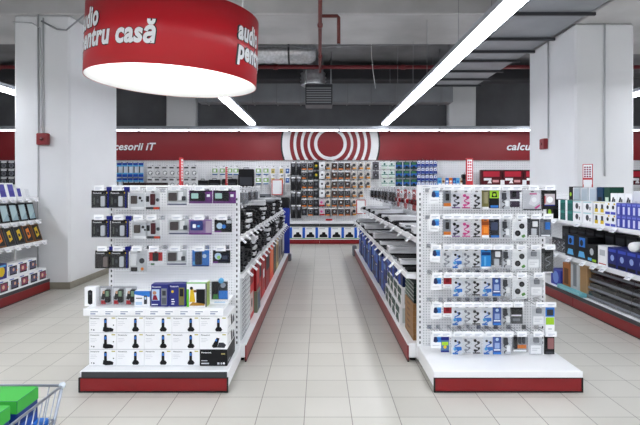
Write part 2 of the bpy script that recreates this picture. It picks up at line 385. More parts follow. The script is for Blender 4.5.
# ------------------------------------------------------------------ red header with emblem
HRED = mat('header_red', (130, 14, 26), 0.45, noise=0.05, scale=1.5)
HY0, HZ0, HZ1 = 14.05, 2.325, 3.13
e = tag(empty('header_sign', (0, HY0, HZ0)), 'long red header board with white lettering and round emblem', 'sign')
put('board', MB().box(-12.9, 12.9, 0, .05, 0, HZ1 - HZ0, HRED), e)
LETW = mat('letter_white', (236, 236, 238), 0.4); LETK = mat('letter_black', (20, 20, 24), 0.5)
def header_text(t, x, w):
    put('lettering', MB().text(t, x + .008, .282, .285, -.004, LETK, .045, .25, w).text(t, x, .288, .285, -.007, LETW, .026, .25, w), e)
header_text('accesorii iT', -6.05, 1.45)
header_text('calculatoare', 5.24, 1.62)
def cdisc(m, r, y, mm):
    cx, cz = .306, 2.782 - HZ0; pts = []
    lo, hi = max(-r, .003 - cz), min(r, HZ1 - HZ0 - .003 - cz); n = 28
    zs = [lo + (hi - lo) * i / n for i in range(n + 1)]
    pts = [(cx + math.sqrt(max(0, r * r - z * z)), cz + z) for z in zs] + [(cx - math.sqrt(max(0, r * r - z * z)), cz + z) for z in reversed(zs)]
    m.prism(pts, y, y + .004, mm)
m = MB(); cdisc(m, 1.40, -.005, LETK)
for i, r in enumerate((257, 217, 197, 182, 159, 144, 122, 109, 87, 70)):
    cdisc(m, r * .00527, -.0065 - i * .0015, LETW if i % 2 == 0 else HRED)
put('emblem', m, e)
tag(put('wall_panelling', MB().box(-12.9, 12.9, 14.1, 14.14, .16, HZ0, peg_mat('back_wall_perforated', 'X', .05, .16))), 'white perforated panelling along the back wall under the header', 'wall panel')

# ------------------------------------------------------------------ round hanging sign
DRED = mat('drum_red', (192, 22, 36), 0.36, noise=0.03, scale=2)
DWHITE = mat('drum_inner_white', (240, 240, 240), 0.6)
DX, DY, DR, DZ = -1.42, 4.86, .80, 2.6
e = tag(empty('round_hanging_sign', (DX, DY, DZ), (0, R(2.2), 0)), 'big round red drum sign hanging over the left display end', 'sign')
N = 96
def shell(r0, r1, z0, z1, m_):
    b = MB(); vs = []; fs = []
    for k in range(N):
        a = 6.28319 * k / N
        for r in (r0, r1):
            for z in (z0, z1): vs.append((r * math.cos(a), r * math.sin(a), z))
    for k in range(N):
        p, q = 4 * k, 4 * ((k + 1) % N)
        fs += [(p, q, q + 1, p + 1), (p + 2, p + 3, q + 3, q + 2), (p, p + 2, q + 2, q), (p + 1, q + 1, q + 3, p + 3)]
    return b.add(vs, fs, m_, True)
put('outer_skin', shell(DR - .004, DR, 0, .63, DRED), e)
put('inner_skin', shell(DR - .012, DR - .0045, .002, .628, DWHITE), e)
put('light_panel', MB().lathe([(DR - .02, .42), (DR - .02, .45)], (0, 0, 0), mat('drum_light_panel', (255, 255, 252), .6, emit=2.6), N, smooth=False), e)
def drum_text(phi0):
    def warp(rad):
        def f(p):
            a = phi0 + p[0] / DR
            return (rad * math.sin(a), -rad * math.cos(a), p[2])
        return f
    for t, z, wd in (('audio', .345, .40), ('pentru casă', .172, .955)):
        put('lettering_outline', MB().text(t, -.008, z, .235, 0, LETK, .064, .12, wd + .016, warp(DR + .003)), e, label='black outline of the white lettering')
        put('lettering', MB().text(t, .006, z, .235, 0, LETW, .04, .12, wd - .012, warp(DR + .006)), e, label='bold white lettering')
for ph in (-62, 58, 178): drum_text(R(ph))
for a in (45, 165, 285):
    put('hanging_wire', MB().tube([(DR * .98 * math.cos(R(a)), DR * .98 * math.sin(R(a)), .44), (DR * .98 * math.cos(R(a)), DR * .98 * math.sin(R(a)), 4.64 - DZ)], .005, GREY, 5), e)
# ------------------------------------------------------------------ shop fittings
def at(loc):
    m = MB(); m.M = Matrix.Translation(-Vector(loc)); return m
def hook_parts(L=.3, tw=.085, th=.045):
    a = MB(); a.box(-.018, .018, -.004, 0, -.012, .022, CHROME)
    a.tube([(0, -.004, 0), (0, -L * .8, .004), (0, -L, .012)], .0028, CHROME, 6)
    a.tube([(0, -.004, .018), (0, -L * .9, .03), (0, -L - .002, .034)], .0022, CHROME, 5)
    t = MB(); t.box(-tw / 2, tw / 2, -L - .008, -L - .003, .008, .008 + th, TICKET, .001)
    t.rect(-tw * .42, tw * .42, .014, .002 + th, -L - .0088, CARD)
    t.rect(-tw * .36, tw * .1, .018, .021, -L - .0094, ink(150, 160, 185)); t.rect(-tw * .36, tw * .3, .028, .033, -L - .0094, ink(176, 184, 202))
    return a.mesh('hook'), t.mesh('price_ticket')
HOOK = hook_parts(); HOOKS = hook_parts(.33, .06, .04); HOOKW = hook_parts(.2, .07, .05)
def hook(parent, loc, rz=0, kind=None):
    a, t = kind or HOOK
    h = put('hook', a, parent, loc, (0, 0, rz)); put('price_ticket', t, h)
    return h
def ticket_mesh():
    t = MB(); t.M = Matrix.Rotation(R(-48), 4, 'X')
    t.box(-.05, .05, -.006, -.001, -.074, .004, TICKET, .001)
    t.rect(-.044, .044, -.068, -.004, -.0068, CARD); t.rect(-.036, .01, -.06, -.054, -.0074, ink(150, 158, 180)); t.rect(-.036, .03, -.046, -.034, -.0074, ink(186, 190, 204))
    return t.mesh('price_ticket')
FLAG = ticket_mesh()
def upright(x0, x1, y0, y1, z0, z1, loc, face=-1, step=.046):
    m = at(loc); m.box(x0, x1, y0, y1, z0, z1, WHITE, .004)
    cx = (x0 + x1) / 2; n = int((z1 - z0 - .08) / step)
    for k in range(n):
        z = z0 + .05 + k * step
        m.rect(cx - .006, cx + .006, z, z + .022, y0 - .0008, DARKG)
    return m
FOOT = MB().lathe([(.03, 0), (.03, .012), (.012, .02), (.012, .06)], (0, 0, 0), BLACK, 10).mesh('foot')

def display_end(x0, x1, yf, yp, top, label, strip):
    loc = ((x0 + x1) / 2, yp, 0)
    e = tag(empty('display_end', loc), label, 'display stand', 'perforated display ends of the gondolas')
    put('panel', at(loc).box(x0 + .05, x1 - .05, yp, yp + .025, .1, top, PEGX), e, label='white perforated panel')
    for x in (x0, x1 - .05): put('upright', upright(x, x + .05, yp - .006, yp + .03, .04, top + .005, loc), e)
    put('top_cap', at(loc).box(x0, x1, yp - .01, yp + .03, top + .005, top + .02, WHITE, .004), e)
    bx0, bx1 = x0 + (.032 if strip else .006), x1 + (.012 if strip else .008)
    put('base_deck', at(loc).box(bx0, bx1, yf + .012, yp - .008, .04, .165, WHITE, .006), e)
    if strip: put('price_rail', at(loc).box(bx0 + .02, bx1 - .01, yf + .001, yf + .012, .115, .16, DARKG, .002), e, label='dark empty price rail')
    else: put('price_rail', at(loc).box(bx0, bx1, yf + .001, yf + .012, .116, .165, WHITE, .003), e)
    put('kick_plate', at(loc).box(bx0 + .012, bx1 - .012, yf, yf + .012, .014, .112, REDK, .002), e, label='red kick plate')
    put('trim', at(loc).box(bx0, bx1, yf - .002, yf + .011, .004, .013, BLACK), e)
    put('trim', at(loc).box(bx0, bx1, yf - .002, yf + .011, .1125, .118, BLACK), e)
    for x in (bx0, bx1 - .011): put('trim', at(loc).box(x, x + .011, yf - .003, yf + .011, .004, .118, BLACK), e)
    for x in (bx0 + .05, bx1 - .05):
        for y in (yf + .06, yp - .07): put('foot', FOOT, e, (x - loc[0], y - loc[1], 0))
    return e, loc
LE, LEloc = display_end(-1.895, -.718, 3.865, 4.5, 1.585, 'white perforated display end on the left with boxed cordless phones on its base', True)
RE, REloc = display_end(.878, 2.03, 3.865, 4.5, 1.59, 'white perforated display end on the right with six rows of hanging accessories', False)
# the low shelf of the left display end
m = at(LEloc).box(-1.875, -.77, 3.985, 4.49, .60, .622, WHITE, .003).box(-1.88, -.765, 3.975, 3.986, .566, .626, TICKET, .003)
for x in (-1.84, -.81): m.prism([(0, 0)] * 0 or [(x - .01, .60), (x + .01, .60), (x + .01, .57), (x - .01, .57)], 4.1, 4.49, WHITE)
sh = put('shelf', m, LE)
for k in range(9): put('price_ticket', at(LEloc).box(-1.83 + k * .119, -1.745 + k * .119, 3.972, 3.9745, .574, .616, CARD).rect(-1.82 + k * .119, -1.78 + k * .119, .58, .59, 3.9715, ink(150, 160, 186)).rect(-1.82 + k * .119, -1.76 + k * .119, .598, .604, 3.9715, ink(120, 130, 160)), sh)

def side_frame(s, x, y, z=0):   # turns things that look along -Y so that they look along s*X
    return R(90) if s > 0 else R(-90)
def shelf_y(parent, loc, s, xb, xf, y0, y1, ztop, tickets, lip=.045):
    """shelf along Y, back edge xb, front edge xf, looking along s*X; its tickets hang on the lip"""
    a, b = min(xb, xf), max(xb, xf)
    m = at(loc).box(a, b, y0, y1, ztop - .022, ztop, WHITE, .003)
    fx0, fx1 = (xf, xf + .01) if s > 0 else (xf - .01, xf)
    m.box(fx0, fx1, y0, y1, ztop - lip, ztop + .006, WHITE, .002)
    for y in (y0 + .002, y1 - .012):
        pts = [(xb, y, ztop - .02), (xf, y, ztop - .02), (xf, y, ztop - .04), (xb, y, ztop - .12)]
        pts += [(p[0], p[1] + .01, p[2]) for p in pts]
        m.add(pts, [(0, 1, 2, 3), (7, 6, 5, 4), (0, 4, 5, 1), (1, 5, 6, 2), (2, 6, 7, 3), (3, 7, 4, 0)], WHITE)
    o = put('shelf', m, parent)
    for y in tickets: put('price_ticket', FLAG, o, (xf + s * .011 - loc[0], y - loc[1], ztop - .006 - loc[2]), (0, 0, side_frame(s, 0, 0)))
    return o
def base_y(parent, loc, s, xb, xf, y0, y1, ztop, seg):
    a, b = min(xb, xf - s * .012), max(xb, xf - s * .012)
    put('base_deck', at(loc).box(a, b, y0, y1, .04, ztop, WHITE, .005), parent)
    n = max(1, round((y1 - y0) / seg)); L = (y1 - y0) / n; rail = .048 if abs(loc[0]) > 3 else .018
    p0, p1 = (xf - .012, xf) if s > 0 else (xf, xf + .012)
    for k in range(n):
        put('kick_plate', at(loc).box(p0, p1, y0 + k * L + .004, y0 + (k + 1) * L - .004, .014, ztop - rail - .002, REDK, .002), parent, label='red kick plate')
        put('foot', FOOT, parent, (xf - s * .06 - loc[0], y0 + k * L + .08 - loc[1], 0))
    put('price_rail', at(loc).box(p0, p1, y0, y1, ztop - rail, ztop - .003, DARKG if loc[0] > 3 or loc[0] < -3 else WHITE, .002), parent)
    put('trim', at(loc).box(p0 - .001, p1 + .001, y0, y1, .003, .013, BLACK), parent)

def gondola(xc, half_aisle, half_back, s, y0, y1, top, label, zA, xA, zB, xB, tA, tB, zBase):
    loc = (xc, y0, 0)
    e = tag(empty('gondola', loc), label, 'shelving unit', 'double-sided gondolas along the aisle')
    put('centre_panel', at(loc).box(xc - .02, xc + .02, y0 + .03, y1, .16, top, PEGY), e)
    n = int((y1 - y0) / 1.2)
    for k in range(n + 1):
        y = y0 + .01 + (y1 - y0 - .06) * k / n
        put('upright', at(loc).box(xc - .035, xc + .035, y, y + .04, .04, top + .01, WHITE, .004), e)
    base_y(e, loc, s, xc, xc + s * half_aisle, y0, y1, zBase, 1.2)
    base_y(e, loc, -s, xc, xc - s * half_back, y0, y1, zBase, 1.2)
    shelf_y(e, loc, s, xc + s * .036, xA, y0 + .01, y1, zA, tA)
    shelf_y(e, loc, s, xc + s * .036, xB, y0 + .01, y1, zB, tB)
    shelf_y(e, loc, -s, xc - s * .036, xc - s * half_back * .9, y0 + .01, y1, zA, [])
    shelf_y(e, loc, -s, xc - s * .036, xc - s * half_back * .95, y0 + .01, y1, zB, [])
    return e, loc
tl = [4.75 + .33 * k for k in range(18)]
LG, LGloc = gondola(-1.30, .635, .55, 1, 4.54, 10.6, 1.585, 'long white gondola left of the aisle, keyboards on its shelves', 1.10, -.78, .80, -.70, [y + .1 for y in tl], tl, .17)
RG, RGloc = gondola(1.46, .66, .55, -1, 4.54, 11.35, 1.59, 'long white gondola right of the aisle, keyboards on its shelves', 1.10, .93, .80, .80, [5.0 + .55 * k for k in range(11)], [4.8 + .46 * k for k in range(14)], .17)
BUMP = mat('grey_bumper', (112, 114, 120), .5)
tag(put('bumper_guard', MB().box(-.70, -.60, 10.62, 10.74, 0, .16, BUMP, .02)), 'grey bumper guard at the far foot of left gondola', 'bumper')
tag(put('bumper_guard', MB().box(.75, .85, 11.37, 11.5, 0, .24, BUMP, .02)), 'grey bumper guard at the far foot of right gondola', 'bumper')
BLUEB = mat('banner_blue', (28, 52, 160), .4)
e = tag(empty('banner_stand', (-.72, 10.86, 0)), 'tall narrow blue banner stand at the far end of left gondola', 'banner stand')
put('banner', MB().box(-.075, .075, -.012, .012, .06, 1.12, BLUEB, .004), e); put('foot', MB().box(-.09, .09, -.09, .09, 0, .025, BLACK, .004), e); put('pole', MB().tube([(0, .03, .02), (0, .03, 1.1)], .012, GREY, 8), e)

def wall_rack(s, xb, xf, y0, y1, top, label, shelves, seg):
    loc = ((xb + xf) / 2, y0, 0)
    e = tag(empty('wall_rack', loc), label, 'shelving unit')
    x0, x1 = (xb, xb + .03) if s > 0 else (xb - .03, xb)
    put('back_panel', at(loc).box(x0, x1, y0, y1, .05, top, PEGY), e)
    n = max(1, round((y1 - y0) / 1.2))
    for k in range(n + 1):
        y = y0 + (y1 - y0 - .04) * k / n; xx = (xb + .03, xb + .05) if s > 0 else (xb - .05, xb - .03)
        put('upright', at(loc).box(xx[0], xx[1], y, y + .04, .05, top, WHITE), e)
    base_y(e, loc, s, xb, xf, y0, y1, .18, seg)
    for z, x, tk in shelves: shelf_y(e, loc, s, xb + s * .05, x, y0, y1, z, tk)
    return e, loc
LW, LWloc = wall_rack(1, -4.75, -4.15, 4.6, 7.7, 1.55, 'white wall rack on the left against the white column',
                      [(1.42, -4.33, [7.55 - .19 * k for k in range(12)]), (1.085, -4.29, [7.55 - .2 * k for k in range(12)]), (.77, -4.2, [7.55 - .22 * k for k in range(11)])], 1.25)
RW, RWloc = wall_rack(-1, 3.885, 3.33, 4.55, 8.6, 1.5, 'white wall rack on the right in front of the white column',
                      [(1.37, 3.62, []), (1.12, 3.42, [7.2, 6.55, 6.0, 5.75, 5.2, 4.75]), (.64, 3.38, [7.1, 6.7, 6.35, 6.1, 5.9, 5.4, 5.0, 4.7])], 1.73)

# back wall fitting: low base, shelf over it and the right-hand shelf
loc = (0, 13.9, 0)
e = tag(empty('wall_display', loc), 'low white display run with red plinth along the back wall', 'shelving unit')
BW = e
for k in range(14):
    x0 = -9.1 + k * 1.3
    put('base_deck', at(loc).box(x0 + .003, x0 + 1.297, 13.765, 14.09, .03, .145, WHITE, .004), e)
    put('kick_plate', at(loc).box(x0 + .003, x0 + 1.297, 13.75, 13.764, .012, .125, REDK, .002), e, label='red kick plate')
for k in range(14):
    x0 = -9.1 + k * 1.3
    sh = put('shelf', at(loc).box(x0 + .003, x0 + 1.297, 13.78, 14.09, .60, .625, WHITE, .003).box(x0 + .003, x0 + 1.297, 13.77, 13.781, .56, .635, WHITE, .002), e)
    put('price_rail', at(loc).box(x0 + .003, x0 + 1.297, 13.762, 13.7695, .50, .558, DARKG), sh, label='dark price rail')
for k in range(5):
    x0 = 3.2 + k * 1.3
    put('shelf', at(loc).box(x0 + .003, x0 + 1.297, 13.72, 14.09, 1.60, 1.625, WHITE, .003).box(x0 + .003, x0 + 1.297, 13.71, 13.721, 1.575, 1.632, WHITE, .002), e)
# ------------------------------------------------------------------ packaged goods
def draw(m, spec, x0, x1, z0, z1, y, raised=None):
    """spec in card units 0..1: r rect, d disc, t text, p polygon; B box, D puck, T cord stand proud of the card"""
    W, H = x1 - x0, z1 - z0; n = 0
    for s in spec:
        k = s[0]; n += 1; yy = y - .0005 - .0003 * n
        if k == 'r': m.rect(x0 + s[1] * W, x0 + s[2] * W, z0 + s[3] * H, z0 + s[4] * H, yy, s[5])
        elif k == 'd': m.disc(x0 + s[1] * W, z0 + s[2] * H, s[3] * W, yy, s[4], 14)
        elif k == 't': m.text(s[1], x0 + s[2] * W, z0 + s[3] * H, s[4] * H, yy, s[5], .02, 0, s[6] * W if len(s) > 6 else None)
        elif k == 'p': m.poly([(x0 + a * W, z0 + b * H) for a, b in s[1]], yy, s[2])
        elif raised is not None:
            if k == 'B': raised.rprism(x0 + s[1] * W, x0 + s[2] * W, z0 + s[3] * H, z0 + s[4] * H, min(W, H) * .05, y - s[5], y - .0006, s[6], 3)
            elif k == 'D': raised.lathe([(0, -s[4]), (s[3] * W * .7, -s[4]), (s[3] * W, -s[4] * .6), (s[3] * W, -.0006)], (x0 + s[1] * W, y, z0 + s[2] * H), s[5], 14, 'Y')
            elif k == 'T': raised.tube([(x0 + a * W, y - .006, z0 + b * H) for a, b in s[1]], s[2], s[3], 5)
def pack(kind, w, h, base, spec, deep=.0, thick=.003, tab=None):
    e = empty(kind); c = MB(); p = MB(); z1 = .014; z0 = z1 - h
    c.box(-w / 2, w / 2, -thick, 0, z0, z1, base, .0008)
    c.rect(-.012, .012, -.004, .004, -thick - .0004, DARKG)
    if tab: c.box(w * .28, w * .6, -.002, .006, z1 - .012, z1 + .03, tab)
    draw(c, spec, -w / 2, w / 2, z0, z1, -thick, p)
    put('card', c, e)
    if p.v: put('product', p, e)
    if deep: put('clear_blister', MB().rprism(-w * .46, w * .46, z0 + h * .04, z1 - h * .17, min(w, h) * .06, -thick - deep, -thick - .0004, CLEAR, 3), e)
    return e
def carton(kind, w, d, h, base, spec, side=None, top=None, c=.002):
    m = MB(); m.box(-w / 2, w / 2, -d / 2, d / 2, 0, h, base, c)
    draw(m, spec, -w / 2, w / 2, 0, h, -d / 2)
    if side:
        for a in (90, -90):
            m.M = Matrix.Rotation(R(a), 4, 'Z'); draw(m, side, -d / 2, d / 2, 0, h, -w / 2)
    if top:
        m.M = Matrix.Translation((0, 0, h)) @ Matrix.Rotation(R(-90), 4, 'X'); draw(m, top, -w / 2, w / 2, -d / 2, d / 2, 0)
    m.M = Matrix()
    return put(kind, m)
I = ink
K = I(18, 18, 21); DG = I(58, 60, 66); MG = I(128, 131, 138); LG_ = I(196, 199, 204); WH = I(246, 247, 249); NV = I(26, 34, 128); BL = I(50, 120, 205)
SKY = I(96, 176, 226); OR = I(226, 124, 40); RD = I(184, 30, 36); PK = I(205, 70, 140); PU = I(112, 54, 130); GR = I(92, 176, 50); LIME = I(160, 205, 50); OLV = I(120, 116, 66)
YL = I(222, 186, 40); BRN = I(120, 78, 44); TAN = I(178, 142, 100); TEAL = I(20, 92, 88); DKG = I(18, 66, 52); PGR = I(206, 226, 206); CRM = I(228, 224, 208); DRD = I(110, 18, 28)
ICE = I(190, 214, 236); STEEL = mat('clear_gray', (170, 174, 180), .3)

# --- left display end: boxed cordless phones, three rows of five
def handset(x, z, s, blue=BL, dock=0):
    """outline of a handset standing in its cradle, in card units"""
    out = [('p', [(x - .055 * s, z), (x - .05 * s, z + .62 * s), (x - .03 * s, z + .68 * s), (x + .03 * s, z + .68 * s), (x + .05 * s, z + .62 * s), (x + .055 * s, z)], K),
           ('r', x - .036 * s, x + .036 * s, z + .40 * s, z + .58 * s, blue)]
    if dock: out.append(('p', [(x - .1 * s, z - .1 * s), (x - .08 * s, z + .14 * s), (x + .2 * s, z + .10 * s), (x + .30 * s, z + .02 * s), (x + .28 * s, z - .14 * s), (x, z - .17 * s)], K)); out.append(('d', x + .3 * s, z + .26 * s, .022, K))
    else: out.append(('p', [(x - .13 * s, z - .06 * s), (x - .07 * s, z + .12 * s), (x + .09 * s, z + .12 * s), (x + .15 * s, z - .04 * s), (x + .1 * s, z - .16 * s), (x - .08 * s, z - .16 * s)], K))
    return out
head = [('t', 'Panasonic', .05, .84, .10, DG, .32), ('r', .05, .26, .66, .68, LG_), ('r', .05, .3, .56, .58, LG_), ('r', .05, .22, .46, .48, LG_), ('r', .82, .95, .86, .93, I(200, 190, 120)), ('r', 0, 1, 0, .03, LG_)]
side_ph = [('t', 'Panasonic', .05, .84, .10, DG, .3), ('p', [(.5, .1), (.42, .75), (.55, .8), (.66, .12)], K), ('r', .1, .35, .2, .26, LG_), ('p', [(.7, .1), (.66, .5), (.85, .6), (.9, .12)], DG)]
BWD, BHT, BDP = .2195, .1315, .36
VAR = {'dock': head + handset(.6, .22, .98, dock=1) + [('d', .1, .2, .02, K), ('d', .18, .18, .03, MG)], 'cup': head + handset(.68, .24, .95),
       'wide': head + [('p', [(.5, .1), (.44, .2), (.62, .72), (.72, .68), (.66, .3), (.62, .12)], K), ('p', [(.62, .12), (.7, .42), (.86, .42), (.96, .28), (.9, .1)], DG), ('r', .57, .63, .5, .62, BL)]}
gp = 'boxed cordless phones stacked on the left base'
for r in range(3):
    for c in range(5):
        x = -1.727 + c * .2205; z = .1652 + (2 - r) * .1322; y = 3.985 + BDP / 2
        place = '%s row, %s from left, base of left display end' % (('top', 'middle', 'bottom')[r], ORD[c])
        if r == 2 and c == 4:
            tag(carton('phone_box', BWD, BDP, BHT, K, [('t', 'Panasonic', .06, .78, .11, WH, .36), ('r', .06, .28, .3, .35, LG_), ('r', .06, .34, .12, .2, LG_), ('r', .64, .72, .1, .22, LG_), ('r', .76, .82, .1, .22, LG_), ('d', .88, .17, .04, WH), ('r', .78, .92, .7, .78, I(170, 160, 100))], side_ph), 'only black phone box, bottom right of the white phone boxes', 'box', gp).location = (x, y, z)
        elif r == 1 and c == 4:
            tag(carton('phone_box', BWD, BDP, BHT, CARD, VAR['wide'], side_ph), 'white box picturing handset beside round base, above the black phone box', 'box', gp).location = (x, y, z)
        else:
            v = 'dock' if c == 0 else 'cup'
            inst('ph' + v, lambda: carton('phone_box', BWD, BDP, BHT, CARD, VAR[v], side_ph), (x, y, z), 'white cordless phone box, ' + place, 'box', gp)
# --- things standing on the low shelf
def stand(o, px0, px1, label, cat, dy=0, group=None):
    o.location = (PX((px0 + px1) / 2, 4.08), 4.1 + dy, .6225); return tag(o, label, cat, group)
S = 4.06 / F
def wpx(a, b): return (b - a) * S - .004
m = carton('remote_box', wpx(85, 97), .07, .155, CARD, [('p', [(.3, .14), (.3, .8), (.5, .86), (.7, .8), (.7, .14), (.5, .08)], K), ('r', .38, .62, .6, .72, DG)])
stand(m, 85, 97, 'white box picturing a black remote, leftmost on the low shelf', 'box')
def mobile():
    w = wpx(97, 109.5); e = empty('mobile_phone_pack')
    c = MB(); c.box(-w / 2, w / 2, .03, .034, 0, .15, I(176, 178, 184)); p = MB()
    draw(c, [('r', .05, .55, .45, .9, WH), ('r', .1, .5, .02, .22, RD), ('p', [(.1, .3), (.2, .62), (.42, .7), (.5, .4), (.3, .25)], K), ('d', .34, .66, .13, I(206, 160, 130))], -w / 2, w / 2, 0, .15, .03)
    p.rprism(.0, w * .42, .02, .125, .008, .006, .0295, K); p.rect(.008, w * .42 - .008, .07, .115, .0054, I(120, 150, 120))
    put('card', c, e); put('product', p, e); put('clear_blister', MB().box(-w / 2 + .002, w / 2 - .002, 0, .0292, .002, .148, CLEAR), e)
    return e
for i, px in enumerate((97, 110, 122.5)):
    stand(inst('mobile', mobile, (0, 0, 0), 'x', 'x'), px, px + 12.5, 'clear pack with mobile phone and red corner, %s of three on the low shelf' % ORD[i], 'phone pack', group='mobile phone packs on the low shelf'); LABELS.pop('x', None)
m = carton('phone_box', wpx(135, 151), .08, .125, CARD, [('r', 0, 1, .78, 1, BL), ('p', [(0, .78), (1, .78), (1, .6)], BL), ('r', .1, .5, .5, .56, DG), ('r', .62, .82, .15, .7, DG), ('r', .66, .78, .45, .62, ICE), ('r', .08, .5, .1, .3, ICE)])
stand(m, 135, 151, 'small white box with blue top edge beside the clear mobile phone packs', 'box')
pb = [('t', 'Panasonic', .06, .86, .09, WH, .5), ('r', .05, .48, .28, .78, ICE), ('d', .2, .62, .11, I(196, 140, 110)), ('p', [(.08, .3), (.14, .52), (.3, .52), (.4, .3)], I(140, 30, 50)), ('r', .58, .9, .06, .82, MG), ('r', .64, .84, .5, .72, DG), ('r', .62, .86, .12, .4, I(92, 96, 104)), ('r', .04, .4, .08, .12, WH)]
pb2 = [('t', 'Panasonic', .06, .86, .09, WH, .5), ('d', .2, .66, .08, YL), ('r', .14, .3, .1, .14, WH), ('r', .14, .34, .2, .24, WH), ('r', .14, .3, .3, .34, WH), ('r', .58, .92, .06, .84, I(120, 112, 60)), ('r', .64, .86, .45, .78, K), ('r', .62, .88, .1, .36, OLV)]
stand(carton('phone_box', wpx(152, 170), .1, .18, NAVY, pb, [('r', .1, .9, .1, .9, I(40, 56, 150))]), 152, 170, 'navy blue phone box with a portrait on its front, low shelf', 'box')
stand(carton('phone_box', wpx(170, 187), .1, .185, NAVY, pb2, [('r', .1, .9, .1, .9, I(40, 56, 150))]), 170, 187, 'navy blue phone box with olive handset, beside the green box', 'box')
stand(carton('accessory_box', wpx(187.5, 208), .11, .198, WH, [('r', 0, .12, 0, .72, GR), ('r', 0, 1, .95, 1, GR), ('r', .48, .92, .1, .72, K), ('p', [(.14, .2), (.2, .8), (.34, .72), (.44, .2)], YL), ('d', .24, .76, .08, K), ('d', .42, .64, .07, BRN), ('p', [(.12, .05), (.9, .05), (.9, .12), (.3, .2)], I(176, 130, 50)), ('r', .94, 1, 0, .95, DG)], [('r', 0, 1, 0, 1, I(170, 190, 90))]), 187.5, 208, 'white and green box with yellow figure and black device', 'box')
def walkie():
    w = wpx(209, 228); e = empty('radio_pack'); c = MB(); p = MB()
    c.box(-w / 2, w / 2, .03, .034, 0, .205, WH); draw(c, [('r', .05, .95, .2, .92, DG), ('r', .45, .95, .22, .55, BL), ('p', [(.12, .22), (.2, .5), (.36, .5), (.44, .22)], I(70, 130, 70)), ('r', .2, .8, .06, .11, ICE)], -w / 2, w / 2, 0, .205, .03)
    p.rprism(-.055, -.012, .09, .19, .01, .004, .0295, K); p.lathe([(.02, -.022), (.02, -.0005)], (.03, .03, .16), I(150, 160, 176), 14, 'Y'); p.lathe([(.022, -.022), (.022, -.0005)], (.014, .03, .198), SKY, 14, 'Y')
    put('card', c, e); put('product', p, e); put('clear_blister', MB().box(-w / 2 + .006, w / 2 - .006, 0, .0292, .03, .2, CLEAR), e); return e
stand(walkie(), 209, 228, 'clear pack with black device and blue card, rightmost on low shelf', 'accessory pack')
